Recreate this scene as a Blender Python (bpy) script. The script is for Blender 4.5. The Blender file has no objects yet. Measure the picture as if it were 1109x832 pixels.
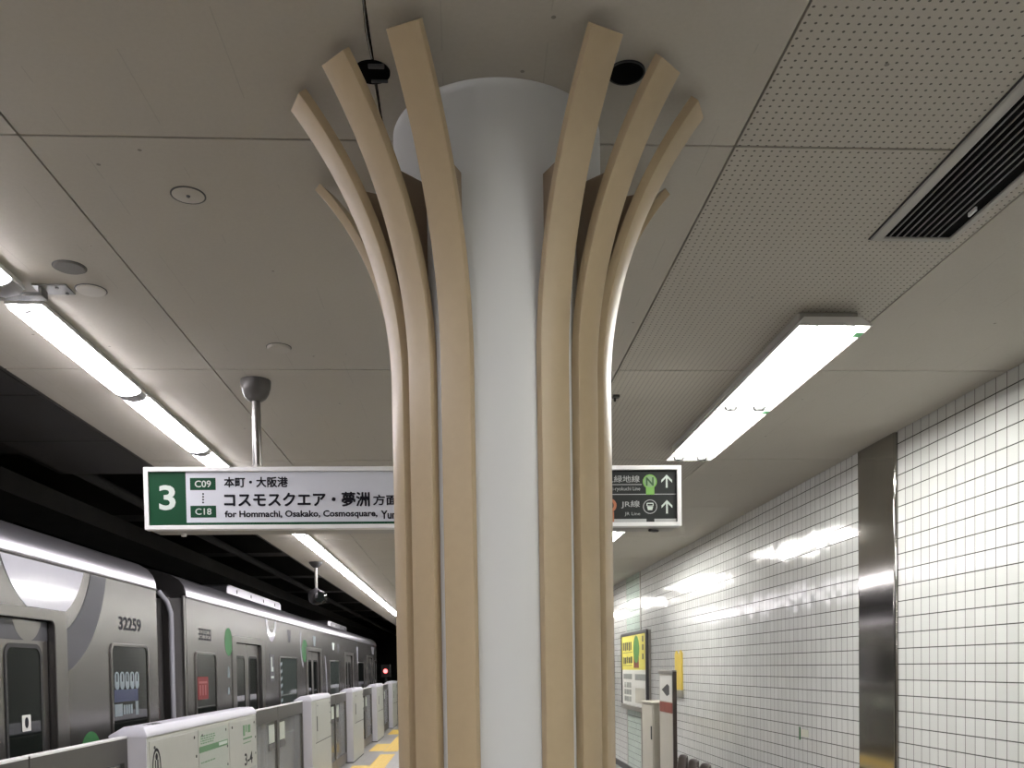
import bpy, bmesh, math, random
from mathutils import Vector, Matrix
random.seed(7)
PI = math.pi
SC = bpy.context.scene
COL = SC.collection

# ------------------------------------------------------------------ camera
CAMZ = 1.66
cam_data = bpy.data.cameras.new('camera')
cam = bpy.data.objects.new('camera', cam_data)
COL.objects.link(cam)
RX = Vector((0.9983627, -0.0550454, -0.0155533))
UP = Vector((0.0171132, 0.0279828, 0.9994619))
FW = Vector((0.0545806, 0.9980917, -0.0288790))
cam.matrix_world = Matrix(((RX.x, UP.x, -FW.x, 0.0), (RX.y, UP.y, -FW.y, 0.0), (RX.z, UP.z, -FW.z, CAMZ), (0, 0, 0, 1)))
cam_data.sensor_fit = 'HORIZONTAL'
cam_data.sensor_width = 36.0
cam_data.lens = 990.0 / 1109.0 * 36.0
cam_data.shift_x = 0.0
cam_data.shift_y = (752.02 - 416.0) / 1109.0
cam_data.clip_start = 0.05
cam_data.clip_end = 200
SC.camera = cam

# ------------------------------------------------------------------ world / exposure / lamp power
SC.view_settings.view_transform = 'Standard'
SC.view_settings.look = 'None'
SC.view_settings.gamma = 1.0
SC.view_settings.use_curve_mapping = False
SC.view_settings.exposure = 0.42
LEFT_POWER = 26.0       # radiance of the tubes over the platform edge
RIGHT_POWER = 70.0      # radiance of the tubes in the twin-tube fixtures
w = bpy.data.worlds.new('world')
SC.world = w
w.use_nodes = True
w.node_tree.nodes['Background'].inputs['Color'].default_value = (0.02, 0.02, 0.022, 1)
w.node_tree.nodes['Background'].inputs['Strength'].default_value = 0.3

# ------------------------------------------------------------------ materials
MATS = {}
def mat(name, color, rough=0.5, metal=0.0, spec=0.5, noise=0.0, nscale=8.0, stretch=(1, 1, 1), bump=0.0, bscale=60.0,
        emit=None, estr=0.0, trans=0.0, coat=0.0):
    m = bpy.data.materials.new(name)
    m.use_nodes = True
    nt = m.node_tree
    p = nt.nodes['Principled BSDF']
    p.inputs['Roughness'].default_value = rough
    p.inputs['Metallic'].default_value = metal
    p.inputs['Specular IOR Level'].default_value = spec
    p.inputs['Transmission Weight'].default_value = trans
    p.inputs['Coat Weight'].default_value = coat
    c = (color[0], color[1], color[2], 1)
    p.inputs['Base Color'].default_value = c
    geo = nt.nodes.new('ShaderNodeNewGeometry')
    mp = nt.nodes.new('ShaderNodeMapping')
    mp.inputs['Scale'].default_value = stretch
    nt.links.new(geo.outputs['Position'], mp.inputs['Vector'])
    if noise > 0:
        n = nt.nodes.new('ShaderNodeTexNoise')
        n.inputs['Scale'].default_value = nscale
        n.inputs['Detail'].default_value = 5
        nt.links.new(mp.outputs[0], n.inputs['Vector'])
        mx = nt.nodes.new('ShaderNodeMix')
        mx.data_type = 'RGBA'
        mx.inputs['A'].default_value = tuple(max(0, v * (1 - noise)) for v in color) + (1,)
        mx.inputs['B'].default_value = tuple(min(1, v * (1 + noise)) for v in color) + (1,)
        nt.links.new(n.outputs['Fac'], mx.inputs['Factor'])
        nt.links.new(mx.outputs['Result'], p.inputs['Base Color'])
    if bump > 0:
        n2 = nt.nodes.new('ShaderNodeTexNoise')
        n2.inputs['Scale'].default_value = bscale
        n2.inputs['Detail'].default_value = 3
        nt.links.new(mp.outputs[0], n2.inputs['Vector'])
        b = nt.nodes.new('ShaderNodeBump')
        b.inputs['Strength'].default_value = bump
        b.inputs['Distance'].default_value = 0.002
        nt.links.new(n2.outputs['Fac'], b.inputs['Height'])
        nt.links.new(b.outputs['Normal'], p.inputs['Normal'])
    if emit:
        p.inputs['Emission Color'].default_value = (emit[0], emit[1], emit[2], 1)
        p.inputs['Emission Strength'].default_value = estr
    MATS[name] = m
    return m

M = {}
M['slat'] = mat('tan_slat', (0.43, 0.338, 0.212), 0.42, 0.0, 0.5, 0.05, 40, bump=0.05, bscale=300)
M['shaft'] = mat('white_shaft', (0.66, 0.675, 0.675), 0.42, noise=0.02, nscale=5)
M['white_metal'] = mat('white_metal', (0.80, 0.80, 0.80), 0.35, noise=0.02)
M['lamp_white'] = mat('lamp_white', (0.82, 0.82, 0.80), 0.4, noise=0.02)
M['lamp_grey'] = mat('lamp_grey', (0.34, 0.33, 0.30), 0.4, noise=0.05)
M['lamp_label'] = mat('bright_green_label', (0.22, 0.72, 0.32), 0.5, noise=0.05)
M['bar_grey'] = mat('bar_grey', (0.20, 0.20, 0.19), 0.45, noise=0.08)
M['bracket'] = mat('shaded_brown_bracket', (0.25, 0.185, 0.125), 0.45, noise=0.06)  # browner than the slats, and darkened to paint in the shade behind them
M['hole_shade'] = mat('recess_shade_black', (0.003, 0.003, 0.003), 0.9, spec=0.05)  # flat black that paints in the shade of holes, seam gaps and grille
M['pole_steel'] = mat('pole_steel', (0.30, 0.29, 0.28), 0.28, 1.0, noise=0.1)
M['cup_grey'] = mat('cup_grey', (0.105, 0.10, 0.095), 0.35, 0.3, noise=0.08)
M['clear_cap'] = mat('tube_cap', (0.75, 0.75, 0.78), 0.3, trans=0.5, noise=0.03)
M['tube_left'] = mat('tube_left', (1, 1, 1), 0.4, emit=(1.0, 0.955, 1.0), estr=LEFT_POWER)
M['tube_right'] = mat('tube_right', (1, 1, 1), 0.4, emit=(1.0, 0.985, 0.935), estr=RIGHT_POWER)
M['black'] = mat('black_paint', (0.012, 0.012, 0.012), 0.5, noise=0.2)
M['dark'] = mat('dark_grey', (0.05, 0.05, 0.05), 0.5, noise=0.2)
M['dark_void'] = mat('dark_concrete', (0.035, 0.032, 0.028), 0.8, noise=0.4, nscale=3)  # very dark grey-brown concrete, mottled by noise
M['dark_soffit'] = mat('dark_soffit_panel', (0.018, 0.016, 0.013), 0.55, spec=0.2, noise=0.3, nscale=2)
M['steel'] = mat('stainless_steel', (0.40, 0.385, 0.36), 0.09, 1.0, noise=0.12, nscale=6, stretch=(1, 1, 0.15))
M['train_steel'] = mat('brushed_train_steel', (0.165, 0.157, 0.154), 0.27, 0.9, noise=0.12, nscale=5, stretch=(1, .5, 2))
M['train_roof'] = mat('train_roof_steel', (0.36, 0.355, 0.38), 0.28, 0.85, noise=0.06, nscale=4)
M['train_door'] = mat('train_door_steel', (0.165, 0.157, 0.148), 0.32, 0.9, noise=0.1, nscale=7)
M['glass_dark'] = mat('dark_window_glass', (0.008, 0.010, 0.009), 0.05, spec=0.18, noise=0.3, nscale=4)
M['glass_green'] = mat('greenish_window_glass', (0.07, 0.085, 0.078), 0.08, spec=0.25, noise=0.25, nscale=4)
M['rubber'] = mat('black_rubber', (0.015, 0.015, 0.015), 0.6, noise=0.2)
M['vinyl_grey'] = mat('grey_vinyl', (0.062, 0.063, 0.070), 0.5, 0.0, spec=0.25, noise=0.06)
M['vinyl_white'] = mat('white_vinyl', (0.50, 0.50, 0.55), 0.12, 0.0, noise=0.03, nscale=9, stretch=(1, 6, .3))
M['vinyl_green'] = mat('green_vinyl', (0.030, 0.145, 0.045), 0.5, spec=0.2, noise=0.15)
M['sign_green'] = mat('sign_green', (0.005, 0.055, 0.022), 0.5, spec=0.15, noise=0.05)
M['sign_face'] = mat('sign_silver_face', (0.60, 0.62, 0.68), 0.4, noise=0.02)
M['sign_black'] = mat('sign_black_face', (0.016, 0.018, 0.018), 0.5, spec=0.2, noise=0.1)
M['sign_under'] = mat('sign_grey_body', (0.33, 0.32, 0.30), 0.45, noise=0.04)
M['ink'] = mat('black_ink', (0.008, 0.008, 0.014), 0.6, spec=0.15, noise=0.1)
M['ink_white'] = mat('white_ink', (0.55, 0.62, 0.57), 0.5, noise=0.02)
M['ink_grey'] = mat('grey_ink', (0.36, 0.37, 0.37), 0.5, noise=0.05)
M['lime'] = mat('lime_green', (0.16, 0.36, 0.07), 0.5, noise=0.04)
M['lime_grey'] = mat('lime_grey_disc', (0.20, 0.30, 0.17), 0.5, noise=0.04)
M['lime_ink'] = mat('deep_green_ink', (0.02, 0.07, 0.02), 0.5, noise=0.04)
M['orange'] = mat('orange_brown', (0.36, 0.13, 0.06), 0.5, noise=0.05)
M['psd'] = mat('platform_gate_white', (0.45, 0.46, 0.42), 0.42, 0.1, noise=0.05, nscale=12)
M['psd_top'] = mat('platform_gate_cap', (0.62, 0.62, 0.68), 0.35, noise=0.03)
M['psd_end'] = mat('platform_gate_end', (0.50, 0.50, 0.54), 0.38, noise=0.04)
M['psd_rail'] = mat('gate_leaf_steel', (0.115, 0.11, 0.10), 0.36, 0.7, noise=0.06)
M['gap'] = mat('seam_shadow_gap', (0.10, 0.10, 0.095), 0.7, noise=0.1)
M['label_green'] = mat('label_green', (0.10, 0.24, 0.11), 0.5, noise=0.2, nscale=60)
M['label_pale'] = mat('label_pale', (0.42, 0.46, 0.41), 0.5, noise=0.1, nscale=50)
M['yellow'] = mat('tactile_yellow', (0.72, 0.50, 0.10), 0.55, noise=0.12, nscale=10)
M['yellow_poster'] = mat('poster_yellow', (0.74, 0.66, 0.12), 0.5, noise=0.06)
M['yellow_flag'] = mat('yellow_plastic', (0.62, 0.46, 0.07), 0.45, noise=0.1)
M['poster_white'] = mat('poster_white', (0.72, 0.72, 0.68), 0.5, noise=0.03)
M['poster_grey'] = mat('poster_grey', (0.28, 0.29, 0.27), 0.5, noise=0.2, nscale=20)
M['poster_green'] = mat('poster_green', (0.10, 0.28, 0.06), 0.5, noise=0.15, nscale=20)
M['poster_red'] = mat('poster_red', (0.22, 0.05, 0.03), 0.5, noise=0.2)
M['frame_dark'] = mat('dark_frame', (0.045, 0.042, 0.045), 0.35, 0.3, noise=0.1)
M['frame_grey'] = mat('grey_frame', (0.30, 0.29, 0.26), 0.4, 0.4, noise=0.1)
M['beige_panel'] = mat('beige_cabinet', (0.36, 0.34, 0.28), 0.5, noise=0.05)
M['beige_board'] = mat('beige_board', (0.52, 0.50, 0.43), 0.5, noise=0.06)
M['seat_brown'] = mat('dark_brown_seat', (0.055, 0.042, 0.035), 0.35, noise=0.2)
M['red_panel'] = mat('red_notice', (0.16, 0.018, 0.02), 0.5, spec=0.15, noise=0.15, nscale=20)
M['signal_red'] = mat('signal_red', (0.3, 0.02, 0.02), 0.4, emit=(1.0, 0.12, 0.12), estr=4)
M['floor_trk'] = mat('ballast_dark', (0.03, 0.028, 0.026), 0.9, noise=0.5, nscale=30)
M['rail'] = mat('rail_steel', (0.25, 0.24, 0.23), 0.35, 1.0, noise=0.1)
M['speaker_mesh'] = mat('speaker_mesh', (0.13, 0.125, 0.11), 0.6, noise=0.2, nscale=400)
M['blue_reflection'] = mat('blue_reflection', (0.035, 0.045, 0.09), 0.4, spec=0.2, noise=0.4, nscale=60)
M['pale_print'] = mat('pale_print', (0.20, 0.24, 0.26), 0.4, spec=0.2, noise=0.15, nscale=60)

def glass_mat():
    m = bpy.data.materials.new('gate_glass')
    m.use_nodes = True
    nt = m.node_tree
    p = nt.nodes['Principled BSDF']
    out = nt.nodes['Material Output']
    p.inputs['Base Color'].default_value = (0.30, 0.31, 0.31, 1)
    p.inputs['Roughness'].default_value = 0.08
    tr = nt.nodes.new('ShaderNodeBsdfTransparent')
    tr.inputs['Color'].default_value = (0.8, 0.82, 0.82, 1)
    mx = nt.nodes.new('ShaderNodeMixShader')
    mx.inputs[0].default_value = 0.45
    nt.links.new(tr.outputs[0], mx.inputs[1])
    nt.links.new(p.outputs[0], mx.inputs[2])
    nt.links.new(mx.outputs[0], out.inputs['Surface'])
    return m
M['gate_glass'] = glass_mat()

def mnode(nt, op, a, b=None, c=None):
    n = nt.nodes.new('ShaderNodeMath')
    n.operation = op
    for i, v in enumerate((a, b, c)):
        if v is None:
            continue
        if isinstance(v, (int, float)):
            n.inputs[i].default_value = v
        else:
            nt.links.new(v, n.inputs[i])
    return n.outputs[0]

def tile_mat(tintc=(1, 1, 1)):
    """white glazed 90 x 93 mm tiles, dark joints, every tile tipped a hair so lamp reflections break up"""
    m = bpy.data.materials.new('white_glazed_tile')
    m.use_nodes = True
    nt = m.node_tree
    p = nt.nodes['Principled BSDF']
    geo = nt.nodes.new('ShaderNodeNewGeometry')
    sep = nt.nodes.new('ShaderNodeSeparateXYZ')
    nt.links.new(geo.outputs['Position'], sep.inputs[0])
    Y, Z = sep.outputs['Y'], sep.outputs['Z']
    u = mnode(nt, 'DIVIDE', mnode(nt, 'SUBTRACT', Y, 5.316 - 200 * 0.0905), 0.0905)
    v = mnode(nt, 'DIVIDE', mnode(nt, 'SUBTRACT', Z, 2.763 - 60 * 0.0931), 0.0931)
    fu, fv = mnode(nt, 'FRACT', u), mnode(nt, 'FRACT', v)
    iu, iv = mnode(nt, 'FLOOR', u), mnode(nt, 'FLOOR', v)
    du = mnode(nt, 'MINIMUM', fu, mnode(nt, 'SUBTRACT', 1.0, fu))
    dv = mnode(nt, 'MINIMUM', fv, mnode(nt, 'SUBTRACT', 1.0, fv))
    gu = mnode(nt, 'LESS_THAN', du, 0.024)
    gv = mnode(nt, 'LESS_THAN', dv, 0.030)
    g = mnode(nt, 'MAXIMUM', gu, gv)
    cmb = nt.nodes.new('ShaderNodeCombineXYZ')
    nt.links.new(iu, cmb.inputs[0]); nt.links.new(iv, cmb.inputs[1])
    wn = nt.nodes.new('ShaderNodeTexWhiteNoise')
    wn.noise_dimensions = '3D'
    nt.links.new(cmb.outputs[0], wn.inputs['Vector'])
    rs = nt.nodes.new('ShaderNodeSeparateColor')
    nt.links.new(wn.outputs['Color'], rs.inputs[0])
    a = mnode(nt, 'MULTIPLY', mnode(nt, 'SUBTRACT', rs.outputs[0], 0.5), mnode(nt, 'SUBTRACT', fu, 0.5))
    b = mnode(nt, 'MULTIPLY', mnode(nt, 'SUBTRACT', rs.outputs[1], 0.5), mnode(nt, 'SUBTRACT', fv, 0.5))
    h = mnode(nt, 'ADD', a, b)
    wav = nt.nodes.new('ShaderNodeTexNoise')
    wav.inputs['Scale'].default_value = 22
    nt.links.new(geo.outputs['Position'], wav.inputs['Vector'])
    h = mnode(nt, 'ADD', h, mnode(nt, 'MULTIPLY', wav.outputs['Fac'], 0.5))
    h = mnode(nt, 'SUBTRACT', h, mnode(nt, 'MULTIPLY', g, 0.6))
    bp = nt.nodes.new('ShaderNodeBump')
    bp.inputs['Strength'].default_value = 0.9
    bp.inputs['Distance'].default_value = 0.0023
    nt.links.new(h, bp.inputs['Height'])
    p.inputs['Specular IOR Level'].default_value = 0.30
    nt.links.new(bp.outputs['Normal'], p.inputs['Normal'])
    mx = nt.nodes.new('ShaderNodeMix'); mx.data_type = 'RGBA'
    tint = nt.nodes.new('ShaderNodeMix'); tint.data_type = 'RGBA'
    tint.inputs['A'].default_value = (0.645 * tintc[0], 0.655 * tintc[1], 0.64 * tintc[2], 1)
    tint.inputs['B'].default_value = (0.70 * tintc[0], 0.71 * tintc[1], 0.695 * tintc[2], 1)
    nt.links.new(rs.outputs[2], tint.inputs['Factor'])
    nt.links.new(tint.outputs['Result'], mx.inputs['A'])
    mx.inputs['B'].default_value = (0.06, 0.058, 0.054, 1)
    nt.links.new(g, mx.inputs['Factor'])
    nt.links.new(mx.outputs['Result'], p.inputs['Base Color'])
    nt.links.new(mnode(nt, 'ADD', 0.12, mnode(nt, 'MULTIPLY', g, 0.7)), p.inputs['Roughness'])
    return m
M['tile'] = tile_mat()
M['tile_pale'] = tile_mat((0.86, 1.0, 0.93))

def ceiling_mat(perf):
    m = bpy.data.materials.new('perforated_board' if perf else 'painted_ceiling_board')
    m.use_nodes = True
    nt = m.node_tree
    p = nt.nodes['Principled BSDF']
    p.inputs['Roughness'].default_value = 0.75
    p.inputs['Specular IOR Level'].default_value = 0.25
    geo = nt.nodes.new('ShaderNodeNewGeometry')
    n1 = nt.nodes.new('ShaderNodeTexNoise'); n1.inputs['Scale'].default_value = 1.3; n1.inputs['Detail'].default_value = 6
    nt.links.new(geo.outputs['Position'], n1.inputs['Vector'])
    n2 = nt.nodes.new('ShaderNodeTexNoise'); n2.inputs['Scale'].default_value = 90; n2.inputs['Detail'].default_value = 4
    nt.links.new(geo.outputs['Position'], n2.inputs['Vector'])
    base = nt.nodes.new('ShaderNodeMix'); base.data_type = 'RGBA'
    base.inputs['A'].default_value = (0.42, 0.395, 0.345, 1)
    base.inputs['B'].default_value = (0.53, 0.505, 0.45, 1)
    f = mnode(nt, 'ADD', mnode(nt, 'MULTIPLY', n1.outputs['Fac'], 0.6), mnode(nt, 'MULTIPLY', n2.outputs['Fac'], 0.4))
    nt.links.new(f, base.inputs['Factor'])
    # small dark specks
    sp = nt.nodes.new('ShaderNodeTexVoronoi'); sp.inputs['Scale'].default_value = 6.0
    nt.links.new(geo.outputs['Position'], sp.inputs['Vector'])
    spk = mnode(nt, 'MULTIPLY', mnode(nt, 'LESS_THAN', sp.outputs['Distance'], 0.035), 0.55)
    # hairline marks running along the platform
    sep = nt.nodes.new('ShaderNodeSeparateXYZ')
    nt.links.new(geo.outputs['Position'], sep.inputs[0])
    X, Y = sep.outputs['X'], sep.outputs['Y']
    if perf:
        pu = mnode(nt, 'FRACT', mnode(nt, 'DIVIDE', mnode(nt, 'SUBTRACT', X, 0.74), 0.0235))
        pv = mnode(nt, 'FRACT', mnode(nt, 'DIVIDE', mnode(nt, 'SUBTRACT', Y, 0.612), 0.0240))
        du, dv = mnode(nt, 'SUBTRACT', pu, 0.5), mnode(nt, 'SUBTRACT', pv, 0.5)
        d2 = mnode(nt, 'ADD', mnode(nt, 'MULTIPLY', du, du), mnode(nt, 'MULTIPLY', dv, dv))
        mask = mnode(nt, 'MULTIPLY', mnode(nt, 'LESS_THAN', d2, 0.021), 0.84)
    else:
        nw = nt.nodes.new('ShaderNodeTexNoise'); nw.inputs['Scale'].default_value = 0.8
        nt.links.new(geo.outputs['Position'], nw.inputs['Vector'])
        xs = mnode(nt, 'ADD', X, mnode(nt, 'MULTIPLY', nw.outputs['Fac'], 0.05))
        fr = mnode(nt, 'FRACT', mnode(nt, 'DIVIDE', xs, 0.233))
        line = mnode(nt, 'LESS_THAN', fr, 0.012)
        nb = nt.nodes.new('ShaderNodeTexNoise'); nb.inputs['Scale'].default_value = 5
        nt.links.new(geo.outputs['Position'], nb.inputs['Vector'])
        brk = mnode(nt, 'GREATER_THAN', nb.outputs['Fac'], 0.52)
        mask = mnode(nt, 'MULTIPLY', mnode(nt, 'MULTIPLY', line, brk), 0.13)
    mask = mnode(nt, 'MAXIMUM', mask, spk)
    mx = nt.nodes.new('ShaderNodeMix'); mx.data_type = 'RGBA'
    nt.links.new(base.outputs['Result'], mx.inputs['A'])
    mx.inputs['B'].default_value = (0.05, 0.045, 0.04, 1)
    nt.links.new(mask, mx.inputs['Factor'])
    nt.links.new(mx.outputs['Result'], p.inputs['Base Color'])
    return m
M['ceil'] = ceiling_mat(False)
M['ceil_perf'] = ceiling_mat(True)
M['disc_same'] = mat('painted_disc', (0.47, 0.445, 0.39), 0.7, noise=0.05)
M['disc_white'] = mat('pale_disc', (0.54, 0.52, 0.47), 0.5, noise=0.05)

def floor_mat():
    m = bpy.data.materials.new('platform_floor_tile')
    m.use_nodes = True
    nt = m.node_tree
    p = nt.nodes['Principled BSDF']
    geo = nt.nodes.new('ShaderNodeNewGeometry')
    br = nt.nodes.new('ShaderNodeTexBrick')
    br.offset = 0
    br.inputs['Color1'].default_value = (0.30, 0.295, 0.28, 1)
    br.inputs['Color2'].default_value = (0.26, 0.255, 0.245, 1)
    br.inputs['Mortar'].default_value = (0.22, 0.21, 0.2, 1)
    br.inputs['Scale'].default_value = 1.0
    br.inputs['Brick Width'].default_value = 0.3
    br.inputs['Row Height'].default_value = 0.3
    br.inputs['Mortar Size'].default_value = 0.004
    nt.links.new(geo.outputs['Position'], br.inputs['Vector'])
    nt.links.new(br.outputs['Color'], p.inputs['Base Color'])
    p.inputs['Roughness'].default_value = 0.35
    return m
M['floor'] = floor_mat()

# ------------------------------------------------------------------ mesh helpers
class MB:
    def __init__(s):
        s.v, s.f, s.mi = [], [], []
    def add(s, verts, faces, mi=0):
        o = len(s.v)
        s.v += [tuple(a) for a in verts]
        for f in faces:
            s.f.append(tuple(i + o for i in f)); s.mi.append(mi)
        return s
    def box(s, x0, x1, y0, y1, z0, z1, mi=0):
        vs = [(x, y, z) for z in (z0, z1) for y in (y0, y1) for x in (x0, x1)]
        return s.add(vs, [(0, 2, 3, 1), (4, 5, 7, 6), (0, 1, 5, 4), (2, 6, 7, 3), (0, 4, 6, 2), (1, 3, 7, 5)], mi)
    def prism(s, poly, fn, d0, d1, mi=0):
        """poly: 2D outline, fn(a, b, d) -> 3D, extruded from d0 to d1"""
        n = len(poly)
        vs = [fn(a, b, d0) for a, b in poly] + [fn(a, b, d1) for a, b in poly]
        fs = [tuple(range(n)), tuple(range(2 * n - 1, n - 1, -1))]
        for i in range(n):
            j = (i + 1) % n
            fs.append((i, i + n, j + n, j))
        return s.add(vs, fs, mi)
    def ring(s, outer, inner, fn, d0, d1, mi=0):
        """closed frame between two outlines with equal vertex counts"""
        n = len(outer)
        vs = [fn(a, b, d) for d in (d0, d1) for o in (outer, inner) for a, b in o]
        fs = []
        for i in range(n):
            j = (i + 1) % n
            fs += [(i, j, n + j, n + i), (2 * n + i, 3 * n + i, 3 * n + j, 2 * n + j),
                   (i, 2 * n + i, 2 * n + j, j), (n + i, n + j, 3 * n + j, 3 * n + i)]
        return s.add(vs, fs, mi)
    def tube(s, p0, p1, r0, r1=None, n=16, mi=0):
        r1 = r0 if r1 is None else r1
        p0, p1 = Vector(p0), Vector(p1)
        d = (p1 - p0).normalized()
        a = d.orthogonal().normalized(); b = d.cross(a)
        vs = []
        for p, r in ((p0, r0), (p1, r1)):
            for k in range(n):
                t = 2 * PI * k / n
                vs.append(p + (a * math.cos(t) + b * math.sin(t)) * r)
        fs = [tuple(range(n - 1, -1, -1)), tuple(range(n, 2 * n))]
        for k in range(n):
            j = (k + 1) % n
            fs.append((k, j, n + j, n + k))
        return s.add(vs, fs, mi)
    def path(s, pts, r, n=10, mi=0):
        for a, b in zip(pts[:-1], pts[1:]):
            s.tube(a, b, r, r, n, mi)
        for p in pts[1:-1]:
            s.lathe(Vector(p), [(r * math.sin(PI * k / 6), -r * math.cos(PI * k / 6)) for k in range(7)], n, mi)
        return s
    def lathe(s, c, prof, n=32, mi=0):
        """prof: (radius, z) pairs from bottom to top, revolved about the vertical through c"""
        c = Vector(c)
        o = []
        vs, fs = [], []
        for r, z in prof:
            if r < 1e-6:
                o.append([len(vs)]); vs.append(c + Vector((0, 0, z)))
            else:
                o.append(list(range(len(vs), len(vs) + n)))
                vs += [c + Vector((r * math.cos(2 * PI * k / n), r * math.sin(2 * PI * k / n), z)) for k in range(n)]
        for A, B in zip(o[:-1], o[1:]):
            for k in range(n):
                j = (k + 1) % n
                if len(A) == 1 and len(B) == 1:
                    continue
                if len(A) == 1:
                    fs.append((A[0], B[j], B[k]))
                elif len(B) == 1:
                    fs.append((A[k], A[j], B[0]))
                else:
                    fs.append((A[k], A[j], B[j], B[k]))
        if len(o[0]) > 1: fs.append(tuple(reversed(o[0])))
        if len(o[-1]) > 1: fs.append(tuple(o[-1]))
        return s.add(vs, fs, mi)

ROOTLOC = {}
def obj(name, mb, m, parent=None, bevel=0.0, bseg=2, smooth=True):
    me = bpy.data.meshes.new(name)
    off = Vector((0, 0, 0))
    if parent is not None:
        r = parent
        while r.parent: r = r.parent
        off = Vector(r.location)
    me.from_pydata([tuple(Vector(v) - off) for v in mb.v], [], mb.f)
    ms = m if isinstance(m, (list, tuple)) else [m]
    for q in ms:
        me.materials.append(q)
    for p, i in zip(me.polygons, mb.mi):
        p.material_index = i
    bm = bmesh.new(); bm.from_mesh(me)
    bmesh.ops.recalc_face_normals(bm, faces=bm.faces)
    bm.to_mesh(me); bm.free()
    if smooth:
        me.shade_smooth()
        me.set_sharp_from_angle(angle=math.radians(38))
    o = bpy.data.objects.new(name, me)
    COL.objects.link(o)
    if parent is not None: o.parent = parent
    if bevel > 0:
        b = o.modifiers.new('bevel', 'BEVEL'); b.width = bevel; b.segments = bseg
        b.limit_method = 'ANGLE'; b.angle_limit = math.radians(40)
    return o
def tag(o, label, cat, group=None, kind=None):
    o['label'] = label; o['category'] = cat
    if group: o['group'] = group
    if kind: o['kind'] = kind
    return o
def thing(name, label, cat, loc=(0, 0, 0), group=None):
    o = bpy.data.objects.new(name, None)
    COL.objects.link(o)
    o.location = loc
    o.empty_display_size = 0.1
    return tag(o, label, cat, group)
def struct(name, mb, m, label, cat='structure', bevel=0.0):
    o = obj(name, mb, m, None, bevel)
    o['kind'] = 'structure'; o['label'] = label; o['category'] = cat
    return o
def kids(o):
    return [c for c in COL.objects if c.parent == o]
def copy_tree(o, loc, label, group=None):
    def rec(a, par):
        c = a.copy(); COL.objects.link(c)
        if par is not None: c.parent = par
        for ch in list(CH.get(a.name, [])):
            rec(ch, c)
        return c
    CH = {}
    for a in COL.objects:
        if a.parent: CH.setdefault(a.parent.name, []).append(a)
    r = rec(o, None)
    r.location = loc; r['label'] = label
    if group: r['group'] = group
    return r

# plane mappers: (a, b, depth towards the viewer of that face)
def on_xz(y):   # faces -Y
    return lambda a, b, d: (a, y - d, b)
def on_yz_pos(x):   # faces +X; a = y
    return lambda a, b, d: (x + d, a, b)
def on_yz_neg(x):   # faces -X; a = y
    return lambda a, b, d: (x - d, a, b)
def rect(a0, a1, b0, b1):
    return [(a0, b0), (a1, b0), (a1, b1), (a0, b1)]
def rrect(a0, a1, b0, b1, r, n=5):
    out = []
    for cx, cy, t0 in ((a1 - r, b0 + r, -PI / 2), (a1 - r, b1 - r, 0), (a0 + r, b1 - r, PI / 2), (a0 + r, b0 + r, PI)):
        for k in range(n + 1):
            t = t0 + PI / 2 * k / n
            out.append((cx + r * math.cos(t), cy + r * math.sin(t)))
    return out
def circ(a, b, r, n=28, ry=None):
    ry = ry or r
    return [(a + r * math.cos(2 * PI * k / n), b + ry * math.sin(2 * PI * k / n)) for k in range(n)]

def text_mb(body, box, fn, thick=0.0015, bold=0.0, keep=False, spacing=1.0, fat=0.0):
    """lettering fitted to box=(a0,a1,b0,b1); keep=True keeps the proportions of the letters (height rules)"""
    cu = bpy.data.curves.new('lettering', 'FONT')
    cu.body = body; cu.size = 1.0; cu.extrude = 0.0; cu.offset = bold; cu.space_character = spacing
    cu.resolution_u = 3
    o = bpy.data.objects.new('lettering_tmp', cu)
    COL.objects.link(o)
    dg = bpy.context.evaluated_depsgraph_get(); dg.update()
    me = bpy.data.meshes.new_from_object(o.evaluated_get(dg))
    vs = [(v.co.x, v.co.y) for v in me.vertices]
    fs = [tuple(p.vertices) for p in me.polygons]
    bpy.data.objects.remove(o); bpy.data.curves.remove(cu); bpy.data.meshes.remove(me)
    mb = MB()
    if not vs: return mb
    x0 = min(v[0] for v in vs); x1 = max(v[0] for v in vs); y0 = min(v[1] for v in vs); y1 = max(v[1] for v in vs)
    sy = (box[3] - box[2]) / (y1 - y0)
    sx = sy if keep else (box[1] - box[0]) / (x1 - x0)
    offs = [(0, 0)] if fat <= 0 else [(0, 0), (fat, fat * .5), (-fat, -fat * .5), (-fat * .5, fat), (fat * .5, -fat)]
    for k, (ox, oy) in enumerate(offs):
        mb.add([fn(box[0] + (x - x0) * sx + ox, box[2] + (y - y0) * sy + oy, thick + k * 0.00012) for x, y in vs], fs)
    return mb

# ------------------------------------------------------------------ the setting
CEIL = 3.02
WALLX = 2.60
EDGEX = -2.00
YB, YF = -7.0, 46.0
mb = MB()
xs = [EDGEX, -1.09, -0.175, 0.74, 1.655, WALLX]
y = 2.405 - 6 * 1.805
rows = []
while y < YF:
    rows.append((max(y, YB), min(y + 1.805, YF))); y += 1.805
for i in range(5):
    for (a, b) in rows:
        if b - a < 0.02: continue
        g = 0.0032
        mi = 1 if i == 3 else 0
        gx0 = 0 if i == 0 else g
        gx1 = 0.008 if i == 4 else g
        mb.box(xs[i] + gx0, xs[i + 1] - gx1, a + 0.0042, b - 0.0042, CEIL, CEIL + 0.034, mi)
mb.box(EDGEX + 0.004, WALLX + 0.05, YB, YF, CEIL + 0.030, CEIL + 0.14, 2)
struct('ceiling', mb, [M['ceil'], M['ceil_perf'], M['hole_shade']], 'beige board ceiling over the platform with dark seams and perforated strip', 'ceiling')
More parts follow.
